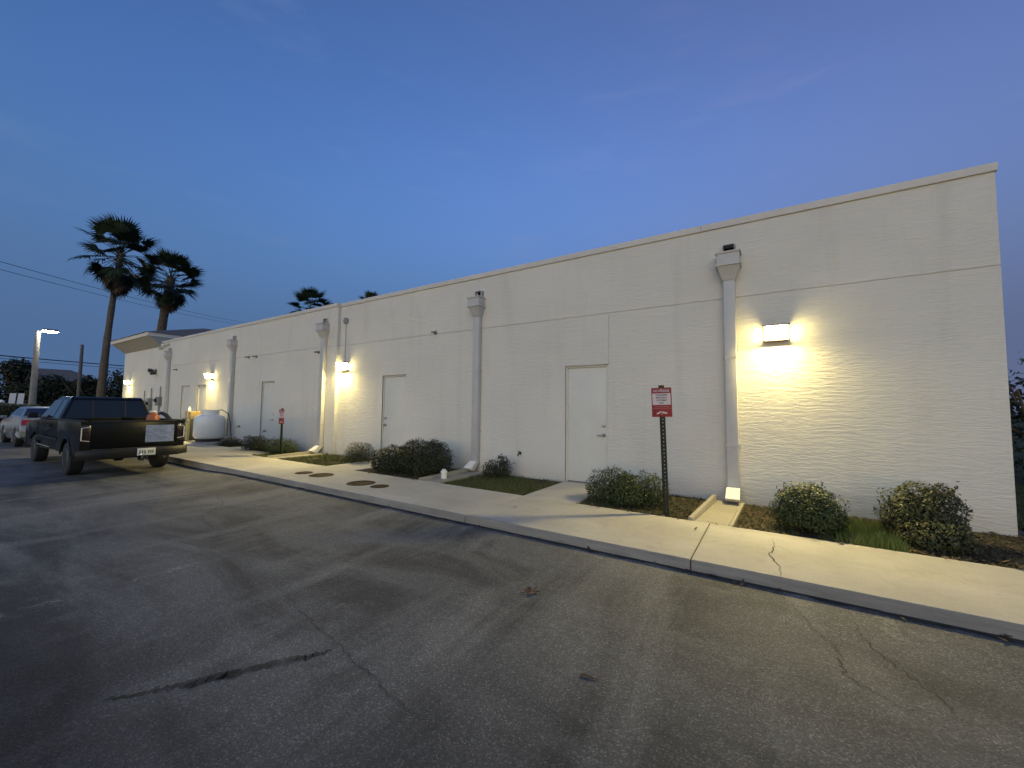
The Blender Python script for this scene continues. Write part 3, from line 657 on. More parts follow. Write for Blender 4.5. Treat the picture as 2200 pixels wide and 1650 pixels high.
r = MB().box(-18.15, -16.35, 6.06, 6.92, .02, .20).build('tank_pad', 'pad', bevel=.015); tag(r, 'low concrete pad under and before the white propane tank', 'pad')
r = thing('bollard', (-18.75, 6.22, .15), 'short faded yellow bollard left of the propane tank', 'bollard')
MB().lathe([(.055, .10), (.055, .93), (.045, .97), (.01, .985)], (-18.75, 6.22, 0), 16).build('post', 'bollard', r, smooth=True)
r = thing('olive_cabinet', (-19.6, 6.7, .12), 'low olive equipment cabinet behind the yellow bollard', 'cabinet')
MB().box(-20.1, -19.2, 6.45, 6.95, .15, .98).build('case', 'green_box', r, bevel=.01)
for z in (.35, .55, .75): MB().box(-20.05, -19.25, 6.435, 6.448, z, z+.09).build('louvre', 'grey_metal', r)
r = thing('tan_carton', (-19.6, 6.7, .98), 'tan carton on top of the olive cabinet', 'carton')
MB().box(-19.92, -19.35, 6.5, 6.9, .982, 1.27).build('box', 'tan_box', r, bevel=.006)
MB().box(-19.66, -19.60, 6.496, 6.499, .99, 1.26).build('tape', 'plastic_white', r)
r = thing('white_bottle', (-19.75, 6.65, 1.272), 'small white bottle standing on the tan carton', 'bottle')
MB().lathe([(.05, 1.274), (.05, 1.38), (.018, 1.43), (.018, 1.46)], (-19.8, 6.6, 0), 14).build('body', 'plastic_white', r, smooth=True)

# ------------------------------------------------------------------ signs
def textobj(s, size, loc, mat, parent, name='lettering', xs=1.0, rx=90):
    cu = bpy.data.curves.new(name, 'FONT'); cu.body = s; cu.size = size; cu.align_x = 'CENTER'; cu.align_y = 'CENTER'; cu.extrude = .0006; cu.offset = size*.018
    tmp = bpy.data.objects.new(name, cu); COL.objects.link(tmp)
    bpy.context.view_layer.update()
    me = bpy.data.meshes.new_from_object(tmp.evaluated_get(bpy.context.evaluated_depsgraph_get()))
    bpy.data.objects.remove(tmp); bpy.data.curves.remove(cu)
    me.materials.clear(); me.materials.append(M[mat]); me.name = name
    o = bpy.data.objects.new(name, me); COL.objects.link(o)
    o.location = Vector(loc)-Vector(parent.location); o.rotation_euler = (R(rx), 0, 0); o.scale = (xs, 1, 1); o.parent = parent
    return o
def parking_sign(x, y, zt, tilt, label, full=True):
    r = thing('parking_sign', (x, y, ZS-.03), label, 'parking sign', 'red no-parking signs on posts')
    w, h = .265, .40
    # U-channel post with punched holes
    ch = MB(); ch.box(x-.036, x-.030, y+.006, y+.034, .0, zt+.035); ch.box(x+.030, x+.036, y+.006, y+.034, .0, zt+.035)
    nh = 34; dz = (zt+.03-.12)/nh
    for k in range(nh):
        z = .12+k*dz; ch.box(x-.030, x+.030, y+.028, y+.034, z+.011, z+dz); 
        ch.box(x-.030, x-.006, y+.028, y+.034, z, z+.011); ch.box(x+.006, x+.030, y+.028, y+.034, z, z+.011)
    ch.box(x-.030, x+.030, y+.028, y+.034, 0, .12)
    ch.build('post', 'post', r)
    b = MB().box(x-w/2, x+w/2, y, y+.004, zt-h, zt).build('panel', 'sign_red', r, bevel=.0015)
    MB().box(x-.020, x+.020, y-.002, y+.05, zt+.014, zt+.034).build('post_cap', 'bronze', r)
    MB().box(x-w/2+.014, x+w/2-.014, y-.003, y-.0008, zt-.235, zt-.078).build('white_field', 'sign_white', r)
    yy = y-.0042
    textobj('NO PARKING', .043, (x, y-.0018, zt-.045), 'sign_white', r, xs=.80)
    for k, s_ in enumerate(('THIS BUSINESS', 'EMPLOYEES &', 'CUSTOMERS', 'ONLY')):
        textobj(s_, .029, (x, yy, zt-.102-.036*k), 'sign_black', r, xs=.84)
    for z, ww in ((.258, .19), (.282, .23)):
        MB().box(x-ww/2, x+ww/2, y-.0025, y-.0008, zt-z-.006, zt-z+.005).build('small_print', 'sign_pink', r)
    for sx, sl in ((-1, .012), (1, -.010)):
        c = x+sx*.037
        raw('logo', [(c-.033, y-.0022, zt-.358-sl), (c+.030, y-.0022, zt-.352+sl), (c+.033, y-.0022, zt-.330+sl), (c-.030, y-.0022, zt-.334-sl)], [(0, 1, 2, 3)], 'sign_white', r)
    for z in (.03, .37): MB().lathe([(.008, -.004), (.008, 0)], (x, y-.0045, zt-z+.008), 8, 'y').build('bolt', 'steel', r)
    r.rotation_euler = (0, tilt, 0)
    return r
parking_sign(-1.205, 5.72, 1.845, R(-1.6), 'red no-parking sign on dark post beside the double shrub, nearest the camera')
parking_sign(-11.47, 5.95, 1.43, R(-1.0), 'distant small red no-parking sign on thin post before the far shrubs')

# ------------------------------------------------------------------ covers set in the sidewalk, cleanout
for x, y, rad, lb in ((-6.28, 4.72, .235, 'larger round rusty cover, nearer of the two large ones'), (-7.63, 4.79, .22, 'larger round rusty cover, farther of the two large ones'),
                      (-5.77, 4.72, .145, 'small round rusty cover nearest the camera'), (-8.17, 4.74, .155, 'small round rusty cover farthest from the camera')):
    r = thing('manhole_cover', (x, y, ZS), lb, 'manhole cover', 'round covers in the sidewalk')
    MB().lathe([(rad+.018, ZS+.001), (rad+.016, ZS+.005), (rad+.002, ZS+.005), (rad+.002, ZS+.001)], (x, y, 0), 36, closed=True).build('ring', 'joint', r)
    MB().lathe([(rad-.002, ZS+.001), (rad-.004, ZS+.009), (rad*.9, ZS+.011), (rad*.88, ZS+.008), (.01, ZS+.008)], (x, y, 0), 36).build('lid', 'cast_iron', r, smooth=True)
    MB().box(x-.03, x+.03, y-rad*.6-.01, y-rad*.6+.01, ZS+.0085, ZS+.014).build('pick_bar', 'cast_iron', r)
r = thing('cleanout_cap', (-5.44, 6.0, .12), 'small white cleanout pipe with cap beside the big dark shrub', 'cleanout')
MB().lathe([(.058, .05), (.058, .25), (.066, .25), (.066, .285), (.05, .30)], (-5.44, 6.0, 0), 16).build('pipe', 'plastic_white', r, smooth=True)
MB().box(-5.465, -5.415, 5.975, 6.025, .298, .325).build('cap_nut', 'plastic_white', r)

# ------------------------------------------------------------------ foliage
def leaves(pts, nrm, size, rng, mat, name, parent, aspect=0.5, fold=0.25):
    n = len(pts); pts = np.asarray(pts); nrm = np.asarray(nrm)
    nrm = nrm + rng.normal(0, .42, (n, 3)); nrm /= np.linalg.norm(nrm, axis=1)[:, None]+1e-9
    a = rng.normal(0, 1, (n, 3)); a -= (a*nrm).sum(1)[:, None]*nrm; a /= np.linalg.norm(a, axis=1)[:, None]+1e-9
    b = np.cross(nrm, a); L = (size*rng.uniform(.6, 1.35, n))[:, None]
    mid = pts + nrm*L*fold*.3
    v = np.stack([pts-a*L*.5, mid+b*L*aspect*.5-a*L*.05, pts+a*L*.5, mid-b*L*aspect*.5-a*L*.05], 1).reshape(-1, 3)
    f = np.arange(n*4).reshape(n, 4)
    return raw(name, v, f, mat, parent)
def shrub(loc, lobes, n, size, mat, label, seed, cat='shrub', group=None, name='shrub', sprigs=0, aspect=.5):
    """lobes: (dx, dy, rx, ry, h); domes resting on the ground"""
    rng = np.random.default_rng(seed); rnd = random.Random(seed)
    x, y, z = loc
    r = thing(name, loc, label, cat, group)
    base_lobes = lobes; lobes = list(lobes)
    for l in base_lobes:
        for k in range(5):
            a = k*1.257+rnd.uniform(0, 1); lobes.append((l[0]+math.cos(a)*l[2]*.55, l[1]+math.sin(a)*l[3]*.55, l[2]*rnd.uniform(.38, .56), l[3]*rnd.uniform(.38, .56), l[4]*rnd.uniform(.62, 1.07)))
    vol = np.array([l[2]*l[3]*l[4] for l in lobes])**.67; vol /= vol.sum(); P, N = [], []
    for l, k in zip(lobes, vol):
        m = int(n*k)
        d = rng.normal(0, 1, (m, 3)); d /= np.linalg.norm(d, axis=1)[:, None]; d[:, 2] = np.where(d[:, 2] < -.75, -d[:, 2], d[:, 2])
        # lumpy outline
        lump = 1 + .10*np.sin(d[:, 0]*7+seed)*np.sin(d[:, 1]*6+2*seed) + .08*np.sin(d[:, 2]*9+d[:, 0]*5+seed)
        rad = np.where(rng.random(m) < .72, rng.uniform(.86, 1.03, m), rng.uniform(.3, .9, m))*lump
        hz = np.where(d[:, 2] > 0, l[4]*.58, l[4]*.44)
        p = np.stack([x+l[0]+d[:, 0]*l[2]*rad, y+l[1]+d[:, 1]*l[3]*rad, z+l[4]*.42+d[:, 2]*hz*rad], 1)
        keep = p[:, 2] > z+.01; P.append(p[keep]); N.append(d[keep]+np.array([0, 0, .35]))
    for k in range(sprigs):
        l = rnd.choice(lobes); a = rnd.uniform(0, 6.28); e = rnd.uniform(.5, 1.3)
        d = np.array([math.cos(a)*math.cos(e), math.sin(a)*math.cos(e), math.sin(e)])
        base = np.array([x+l[0]+d[0]*l[2]*.95, y+l[1]+d[1]*l[3]*.95, z+l[4]*.42+d[2]*l[4]*.58*.95]); ln = rnd.uniform(.04, .13)
        m = 9; tt = rng.random(m); P.append(base + d*tt[:, None]*ln + rng.normal(0, .012, (m, 3))); N.append(np.tile(d, (m, 1)) + rng.normal(0, .6, (m, 3)))
    leaves(np.concatenate(P), np.concatenate(N), size, rng, mat, 'foliage', r, aspect)
    st = MB()
    for l in base_lobes:
        for k in range(5):
            a = rnd.uniform(0, 6.28); e = rnd.uniform(.2, .75)
            bx, by = x+l[0]+rnd.uniform(-.05, .05), y+l[1]+rnd.uniform(-.05, .05)
            st.tube([(x, y, z-.05), (bx, by, z-.06), (bx+math.cos(a)*l[2]*e*.5, by+math.sin(a)*l[3]*e*.5, z+l[4]*.4), (bx+math.cos(a)*l[2]*e, by+math.sin(a)*l[3]*e, z+l[4]*.82)], [.012, .014, .010, .005], 5)
    st.build('stem', 'twig', r)
    return r
GS = 'shrubs in the planting strip'
shrub((-1.85, 6.10, .12), [(-.24, .0, .38, .36, .52), (.22, .05, .36, .34, .47), (.0, -.06, .30, .30, .42)], 14820, 0.030, 'leaf_shrub', 'glossy double-domed shrub between the near door and the red sign', 11, group=GS, sprigs=26)
shrub((0.37, 6.05, .12), [(0, 0, .37, .37, .52)], 10260, 0.030, 'leaf_shrub', 'rounded dark shrub below the nearest wall light', 12, group=GS, sprigs=14)
shrub((1.40, 6.25, .12), [(0, .1, .37, .36, .62), (.02, -.26, .28, .24, .30)], 13110, 0.035, 'leaf_olive', 'loose olive shrub nearest the right corner of the building', 13, group=GS, sprigs=18)
shrub((-6.6, 6.25, .12), [(.25, .05, .74, .54, .70), (-.42, -.08, .56, .46, .56)], 24000, .038, 'leaf_dull', 'big dark spreading shrub left of the white cleanout cap', 14, group=GS, sprigs=24)
shrub((-4.68, 6.72, .12), [(-.12, 0, .20, .18, .38), (.13, .05, .17, .17, .46)], 2300, .036, 'leaf_dull', 'small sparse shrub on the grass right of the patched downspout', 15, group=GS, sprigs=14)
shrub((-8.72, 6.52, .12), [(0, 0, .40, .36, .52), (-.40, .06, .25, .25, .28)], 6840, 0.027, 'leaf_olive', 'mid-size lighter shrub before the second door', 16, group=GS, sprigs=8)
shrub((-13.6, 6.32, .12), [(0, 0, .62, .38, .46)], 7410, 0.030, 'leaf_dull', 'low dark shrub right of the propane tank', 17, group=GS, sprigs=8)
shrub((-12.25, 6.42, .12), [(0, 0, .58, .42, .44)], 7410, 0.030, 'leaf_shrub', 'green shrub directly behind the distant small sign', 18, group=GS, sprigs=8)
shrub((-15.75, 6.45, .12), [(0, 0, .42, .35, .30)], 3135, 0.030, 'leaf_dull', 'very low dark shrub at the corner of the tank pad', 19, group=GS, sprigs=4)

def tuft(loc, n, h, label, seed):
    rnd = random.Random(seed); r = thing('grass_tuft', loc, label, 'plant'); m = MB()
    for k in range(n):
        a = rnd.uniform(0, 6.28); le = rnd.uniform(.2, .8); hh = h*rnd.uniform(.6, 1.1); w = .008
        pts = [(loc[0]+math.cos(a)*le*hh*s_*s_*.8, loc[1]+math.sin(a)*le*hh*s_*s_*.8, loc[2]+hh*s_*(1-.25*le*s_)) for s_ in (0, .35, .7, 1)]
        nx, ny = -math.sin(a)*w, math.cos(a)*w; v = []
        for i, p in enumerate(pts):
            q = 1-(i/3)*.9; v += [(p[0]-nx*q, p[1]-ny*q, p[2]), (p[0]+nx*q, p[1]+ny*q, p[2])]
        m.add(v, [(0, 1, 3, 2), (2, 3, 5, 4), (4, 5, 7, 6)])
    m.build('blades', 'tuft', r)
tuft((-9.35, 5.95, .12), 46, .34, 'spiky pale grass tuft at the path edge near the second door', 3)

def strew(name, rects, per, kind, mat, label, cat, seed):
    rng = np.random.default_rng(seed); V, Fc = [], []; o = 0
    for rc in rects:
        x0, x1, y0, y1, dens = rc[:5]; hf = rc[5] if len(rc) > 5 else 1.0; z00 = rc[6] if len(rc) > 6 else 0.0
        n = int((x1-x0)*(y1-y0)*per*dens)
        x = rng.uniform(x0, x1, n); y = rng.uniform(y0, y1, n)
        # ragged, clumpy cover
        k = np.sin(x*5.1+np.sin(y*4.3+seed)*1.7)+np.sin(y*6.7+np.sin(x*3.1)*1.9+seed) + rng.normal(0, .7, n)
        keep = k > -1.0; x, y = x[keep], y[keep]; n = len(x)
        a = rng.uniform(0, 6.283, n)
        if kind == 'blade':
            h = rng.uniform(.025, .075, n)*hf; w = rng.uniform(.002, .0045, n); ln = rng.normal(0, .028, (n, 2))
            z = np.full(n, .112)
            v = np.stack([np.stack([x-np.cos(a)*w, y-np.sin(a)*w, z], 1), np.stack([x+np.cos(a)*w, y+np.sin(a)*w, z], 1), np.stack([x+ln[:, 0], y+ln[:, 1], z+h], 1)], 1)
            V.append(v.reshape(-1, 3)); Fc.append(np.arange(n*3).reshape(n, 3)+o); o += 3*n
        else:
            L = rng.uniform(.012, .045, n); w = L*rng.uniform(.25, .6, n); z = .122+z00+rng.random(n)*.014; tl = rng.normal(0, .35, n)*L
            c, s_ = np.cos(a), np.sin(a)
            v = np.stack([np.stack([x-c*L, y-s_*L, z], 1), np.stack([x+s_*w, y-c*w, z+.006], 1), np.stack([x+c*L, y+s_*L, z+np.abs(tl)], 1), np.stack([x-s_*w, y+c*w, z+.004], 1)], 1)
            V.append(v.reshape(-1, 3)); Fc.append(np.arange(n*4).reshape(n, 4)+o); o += 4*n
    ob = raw(name, np.concatenate(V), np.concatenate(Fc), mat); tag(ob, label, cat, kind='stuff'); return ob
strew('grass', [(-5.18, -3.38, 5.60, 7.12, 1.3), (-11.0, -8.76, 5.60, 7.12, 1.2), (-2.44, -0.95, 5.60, 7.12, .8), (-0.38, .25, 5.60, 7.1, .8), (.45, 1.12, 5.60, 6.9, 2.0), (1.15, 2.3, 5.6, 7.1, .25), (-14.0, -11.45, 5.6, 7.0, .8), (-16.2, -15.1, 6.2, 7.0, .5), (-7.66, -5.7, 5.6, 7.1, .4), (2.5, 6, 5.62, 12, .3)], 2600, 'blade', 'grass', 'short green grass in the planting strip', 'grass', 1)
strew('lit_grass_patch', [(.58, 1.14, 5.58, 6.6, 3.2, 2.2)], 2600, 'blade', 'grass_lit', 'taller grass between the two right-hand shrubs, lamplight put into its bright green', 'weeds', 8)  # grass rather than weeds, its colour lightened for the wall light's glow
strew('mulch', [(.9, 3.2, 5.60, 7.14, 1.2), (-0.38, .9, 5.60, 7.14, .9), (-2.44, -0.95, 5.60, 7.14, .8), (-7.66, -5.7, 5.6, 7.14, .7), (-5.18, -3.38, 5.6, 7.14, .12), (-14.0, -8.8, 5.6, 7.04, .2)], 900, 'chip', 'mulch', 'brown mulch and dry leaf litter in the planting strip', 'mulch', 2)

strew('leaf_litter', [(-2.44, 3.2, 5.46, 5.58, .10, 1, .03), (-8.0, -5.2, 5.48, 5.58, .08, 1, .03), (-4.0, 3.0, 4.6, 5.5, .001, 1, .03), (-9.0, 3.0, 4.02, 4.12, .10, 1, -.07)], 900, 'chip', 'mulch', 'scattered dry bits on the sidewalk and along the gutter', 'litter', 6)
# dry leaf and a twig on the asphalt
r = thing('dry_leaf', (-1.71, 3.0, 0), 'curled reddish dry leaf lying on the asphalt', 'leaf')
lm = MB()
for i in range(5):
    a = i*1.2+.3; lm.add([(-1.71, 3.0, .012), (-1.71+.045*math.cos(a-.35), 3.0+.045*math.sin(a-.35), .03), (-1.71+.075*math.cos(a), 3.0+.075*math.sin(a), .022+.02*(i % 2)), (-1.71+.045*math.cos(a+.35), 3.0+.045*math.sin(a+.35), .006)], [(0, 1, 2, 3)])
lm.tube([(-1.71, 3.0, .012), (-1.76, 2.95, .008), (-1.79, 2.93, .012)], .003, 5)
lm.build('blade', 'deadleaf', r)
tw = MB().tube([(-.96, 2.25, .007), (-.93, 2.262, .011), (-.89, 2.262, .008), (-.86, 2.27, .007)], [.006, .007, .005, .003], 6).build('twig', 'twig'); tag(tw, 'short dark twig lying on the asphalt', 'twig')

# ------------------------------------------------------------------ palms
def frond_mesh(seed, dead=False):
    rnd = random.Random(seed); m = MB()
    L = 1.25 if not dead else .75
    pts = [(0, 0, 0), (L*.5, 0, .05), (L, 0, 0)]
    m.tube(pts, [.025, .018, .012], 5)
    n = 22; R0 = 0.98 if not dead else .95; sp = 1.65 if not dead else .85
    for k in range(n):
        a = -sp+2*sp*k/(n-1); l = R0*(1-.22*abs(a)/sp)*rnd.uniform(.88, 1.08); dr = (.24 if not dead else .1)*rnd.uniform(.6, 1.5)
        cup = .16*abs(math.sin(a))
        w0 = .055 if not dead else .05
        c, s_ = math.cos(a), math.sin(a)
        def P(q, w): return (L+c*l*q-s_*w, s_*l*q+c*w, cup*q*l-dr*l*q**3)
        m.add([P(.04, -.01), P(.04, .01), P(.45, w0), P(.45, -w0), P(.78, w0*.45), P(.78, -w0*.45), P(1.0, 0)], [(0, 1, 2, 3), (3, 2, 4, 5), (5, 4, 6)])
    me = bpy.data.meshes.new('frond'); me.from_pydata(m.v, [], m.f); me.materials.append(M['dead_frond' if dead else 'frond']); return me
FR = [frond_mesh(i) for i in range(4)]; DF = [frond_mesh(10+i, True) for i in range(3)]
def palm(x, y, h, scale, label, seed, nf, nd, lean=(0, 0), base=0.0, tr=(.32, .20)):
    rnd = random.Random(seed); r = thing('palm_tree', (x, y, base), label, 'palm tree', 'fan palms behind the building')
    m = MB(); pts, rs = [], []
    for i in range(19):
        q = i/18; pts.append((x+lean[0]*q*q, y+lean[1]*q*q, base+h*q)); rs.append((tr[0]+(tr[1]-tr[0])*min(1, q*1.6))*(1+.05*math.sin(i*2.3)))
    m.tube(pts, rs, 12); m.build('trunk', 'bark', r, smooth=True)
    bm = MB(); top = Vector(pts[-1])            # old leaf bases
    for k in range(40):
        a = k*2.4; z = h*rnd.uniform(.86, 1.0); q = z/h
        c = Vector((x+lean[0]*q*q, y+lean[1]*q*q, base+z)); d = Vector((math.cos(a), math.sin(a), .9)).normalized()
        bm.tube([c+d*.1, c+d*rnd.uniform(.3, .5)], [.05, .02], 5)
    bm.build('leaf_bases', 'dead_frond', r)
    def put(me, elev, az, s_, drop=0, nm='frond', roll=0):
        o = bpy.data.objects.new(nm, me); COL.objects.link(o); o.parent = r
        o.matrix_basis = Matrix.Translation(top-Vector((x, y, base))+Vector((0, 0, -drop))) @ Matrix.Rotation(az, 4, 'Z') @ Matrix.Rotation(-elev, 4, 'Y') @ Matrix.Rotation(roll, 4, 'X') @ Matrix.Scale(s_, 4)
    for k in range(nf):
        q = (k+.5)/nf; elev = R(84-132*q**.9)+rnd.uniform(-.12, .12)
        put(FR[k % 4], elev, k*2.39996+rnd.uniform(-.25, .25), scale*rnd.uniform(.88, 1.12), drop=q*.35*scale, roll=rnd.uniform(-.5, .5))
    for k in range(nd):
        q = k/max(1, nd-1); live = q < .45
        put(FR[k % 4] if live else DF[k % 3], R(-48-32*q)+rnd.uniform(-.1, .1), k*2.39996+rnd.uniform(-.4, .4), scale*(rnd.uniform(.75, .95) if live else rnd.uniform(.9, 1.1)), drop=scale*(.45+.75*q), nm='frond' if live else 'dry_frond', roll=rnd.uniform(-.4, .4))
    return r
palm(-35.1, 7.1, 11.2, 1.04, 'tallest fan palm at left with long slanting trunk before the roof', 21, 42, 22, lean=(.2, .42), tr=(.24, .155))
palm(-38.7, 10.6, 11.2, 1.0, 'second fan palm rising behind the hipped roof end, brown skirt of dead fronds', 22, 38, 24, lean=(.3, .55), tr=(.34, .27))
palm(-41.2, 23.9, 11.9, 1.15, 'fan palm crown showing over the middle of the parapet', 23, 30, 8)
palm(-46.2, 35.7, 15.4, 1.05, 'small fan palm crown farthest right, just over the parapet', 24, 28, 6)

# ------------------------------------------------------------------ trees, hedge, house, poles in the distance
def tree(x, y, h, w, label, seed, n=2600, size=.34, mat='leaf_tree', trunk=.18, base=0.0, group=None, low=.25):
    rng = np.random.default_rng(seed); rnd = random.Random(seed)
    r = thing('tree', (x, y, base), label, 'tree', group)
    m = MB(); m.tube([(x, y, base-.1), (x+.1, y, base+h*.3), (x+.05, y+.1, base+h*.6)], [trunk, trunk*.8, trunk*.45], 8)
    for k in range(6):
        a = k*1.05+rnd.random(); m.tube([(x+.08, y, base+h*.32), (x+math.cos(a)*w*.3, y+math.sin(a)*w*.3, base+h*.6), (x+math.cos(a)*w*.42, y+math.sin(a)*w*.42, base+h*.8)], [trunk*.5, trunk*.3, .03], 5)
    m.build('trunk', 'twig', r)
    P, N = [], []
    K = 16
    for k in range(K):
        a = rnd.uniform(0, 6.28); q = rnd.random()**.5; zc = rnd.uniform(low, .86)
        ta = math.sin(math.pi*min(1, (zc-low+.25)/(1.12-low)))
        c = np.array([x+math.cos(a)*w*.38*q*ta, y+math.sin(a)*w*.38*q*ta, base+h*zc]); rr_ = w*rnd.uniform(.14, .25)
        mm = n//K; d = rng.normal(0, 1, (mm, 3)); d /= np.linalg.norm(d, axis=1)[:, None]
        P.append(c+d*(rr_*rng.uniform(.45, 1.05, mm)**.6)[:, None]*np.array([1, 1, .8])); N.append(d+np.array([0, 0, .3]))
    leaves(np.concatenate(P), np.concatenate(N), size, rng, mat, 'crown', r, .55)
    return r
GT = 'dark trees across the street'
TL = [(-74, 4.6, 5.2, 6, 'dark low tree behind the white sign panels'), (-71, 7.6, 6.4, 6, 'dark square-topped tree behind the light pole'), (-69, 10.2, 4.6, 6, 'low dark tree between the two poles'), (-66, 12.4, 4.8, 6, 'dark tree just left of the tall palm trunk'), (-64, 14.6, 5.6, 6.5, 'dark tree right of the tall palm trunk'), (-66, 18.0, 6.2, 7, 'dark tree partly hidden by the far end of the building'), (-76, 1.0, 4.6, 6, 'dark low tree near the left edge of the picture')]
for i, (x, y, h, w, lb) in enumerate(TL): tree(x, y, h, w, lb, 50+i, 2600, .36, group=GT)
tree(-57.5, 3.2, 7.6, 4.4, 'tall dark tree cut by the left edge of the picture', 70, 2600, .32)
for i, (x, y, h, w, lb) in enumerate(((4.75, 13.0, 2.4, 2.6, 'dark shrubby tree just behind the right corner of the building'), (6.6, 17.0, 3.4, 3.6, 'taller pale-leaved tree beyond the right corner'), (5.6, 9.6, 1.3, 1.6, 'low dark bush at the right edge behind the corner'))):
    tree(x, y, h, w, lb, 80+i, 1800, .13, 'leaf_tree' if i != 1 else 'leaf_hedge', .07, .08, low=.12)
# clipped hedge beyond the cars
r = thing('hedge', (-44.4, 3.0, 0), 'clipped olive hedge beyond the parked cars at left', 'hedge')
rng = np.random.default_rng(5); n = 7000
px_ = rng.uniform(-45.2, -43.4, n); py_ = rng.uniform(-6, 5.6, n); side = rng.random(n)
top_ = 1.42+.07*np.sin(py_*2.1)+.05*np.sin(px_*5+py_)
pz_ = np.where(side < .45, top_, rng.uniform(.05, 1.4, n)); px_ = np.where(side < .45, px_, -43.4+rng.normal(0, .08, n)); py_ = np.where(side > .9, 5.6+rng.normal(0, .08, n), py_)
leaves(np.stack([px_, py_, pz_], 1), np.tile([.5, -.2, .8], (n, 1)), .13, rng, 'leaf_hedge', 'foliage', r)
MB().box(-45.1, -43.5, -6, 5.5, 0, 1.34).build('stems', 'leaf_tree', r)
# house
r = thing('house', (-89, 12.5, 0), 'distant brown hip-roofed house showing above the dark trees', 'house')
MB().box(-94, -86, 9.0, 17.2, 0, 4.7).build('wall', 'house_wall', r)
MB().add([(-94.6, 8.4, 4.7), (-85.4, 8.4, 4.7), (-85.4, 17.8, 4.7), (-94.6, 17.8, 4.7), (-90, 11.4, 6.6), (-90, 14.8, 6.6)], [(0, 1, 4), (1, 2, 5, 4), (2, 3, 5), (3, 0, 4, 5), (0, 3, 2, 1)]).build('roof', 'roof', r)
for y in (10.4, 14.2):
    w_ = MB().box(-86.0, -85.93, y, y+1.1, 3.2, 4.2).build('window', 'glass', r); MB().box(-85.99, -85.90, y-.1, y+1.2, 4.22, 4.32).build('trim', 'plastic_white', w_)
# poles
r = thing('street_light', (-46.2, 5.75, 0), 'lit street light on a thick tapered concrete pole at left', 'street light')
MB().tube([(-46.2, 5.75, 0), (-46.2, 5.75, 6.95)], [.21, .13], 10).build('pole', 'concrete_pole', r, smooth=True)
MB().tube([(-46.2, 5.75, 6.6), (-46.0, 5.95, 6.95), (-45.8, 6.2, 7.0)], .04, 8).build('arm', 'grey_metal', r)
MB().hexa([(-45.95, 5.85, 6.96), (-45.55, 5.85, 6.96), (-45.55, 6.75, 6.96), (-45.95, 6.75, 6.96)], [(-45.88, 5.95, 7.12), (-45.62, 5.95, 7.12), (-45.62, 6.65, 7.12), (-45.88, 6.65, 7.12)]).build('lamp_head', 'grey_metal', r)
MB().hexa([(-45.86, 6.00, 6.86), (-45.64, 6.00, 6.86), (-45.64, 6.60, 6.86), (-45.86, 6.60, 6.86)], [(-45.93, 5.90, 6.955), (-45.57, 5.90, 6.955), (-45.57, 6.70, 6.955), (-45.93, 6.70, 6.955)]).build('lens', 'street_lens', r)
def pole(x, y, h, rad, label, box=None):
    r = thing('utility_pole', (x, y, 0), label, 'utility pole', 'utility poles at left')
    MB().tube([(x, y, -.1), (x, y, h)], [rad, rad*.72], 9).build('pole', 'wood_pole', r, smooth=True)
    MB().box(x-.06, x+.06, y-.9, y+.9, h-.75, h-.62).build('crossarm', 'wood_pole', r) if box else None
    if box: MB().lathe([(.28, box-.5), (.30, box-.45), (.30, box+.4), (.2, box+.5)], (x+.45, y, 0), 14).build('transformer', 'grey_metal', r, smooth=True)
    return r
pole(-65.1, 11.4, 8.15, .19, 'slim dark utility pole between the light pole and the tall palm')
pole(-93.5, 10.4, 8.2, .22, 'distant utility pole with a transformer can above the trees', 6.1)
# wires
def wire(a, b, sag, rad, label):
    a, b = Vector(a), Vector(b); pts = []
    for i in range(25):
        q = i/24; p = a.lerp(b, q); p.z -= sag*4*q*(1-q); pts.append(p)
    o = MB().tube(pts, rad, 5).build('overhead_wire', 'wire'); tag(o, label, 'wire', 'overhead wires')
wire((-34.05, 1.85, 9.1), (-76.0, 35.2, 15.9), .5, .016, 'upper of the two high wires crossing behind the palms')
wire((-34.02, 1.87, 8.66), (-76.0, 35.2, 15.5), .5, .014, 'lower of the two high wires crossing behind the palms')
wire((-75.7, 4.73, 7.1), (-82.4, 20.6, 7.28), .05, .065, 'thick low wire behind the light pole')
wire((-75.7, 4.73, 6.78), (-82.4, 20.6, 6.9), .1, .03, 'thin wire just below the thick low wire')
# white panels by the hedge
r = thing('sign_panels', (-55.2, 6.0, 0), 'pair of small white sign panels above the hedge at left', 'sign')
for dy in (-.34, .12):
    MB().hexa([(-55.2, 5.85+dy, 1.15), (-55.2, 6.22+dy, 1.15), (-55.16, 6.22+dy, 1.15), (-55.16, 5.85+dy, 1.15)], [(-55.2, 5.93+dy, 2.35), (-55.2, 6.28+dy, 2.35), (-55.16, 6.28+dy, 2.35), (-55.16, 5.93+dy, 2.35)]).build('panel', 'plastic_white', r)
MB().tube([(-55.24, 6.0, 0), (-55.24, 6.05, 2.3)], .04, 6).build('post', 'wood_pole', r)
o = thing('globe_light', (-54.6, 5.1, 0), 'small round pale globe on a short post above the hedge', 'post light')
MB().lathe([(.02, 1.34), (.16, 1.42), (.2, 1.56), (.16, 1.70), (.02, 1.78)], (-54.6, 5.1, 0), 14).build('globe', 'plastic_white', o, smooth=True)
MB().tube([(-54.6, 5.1, 0), (-54.6, 5.1, 1.36)], .03, 6).build('post', 'wood_pole', o)

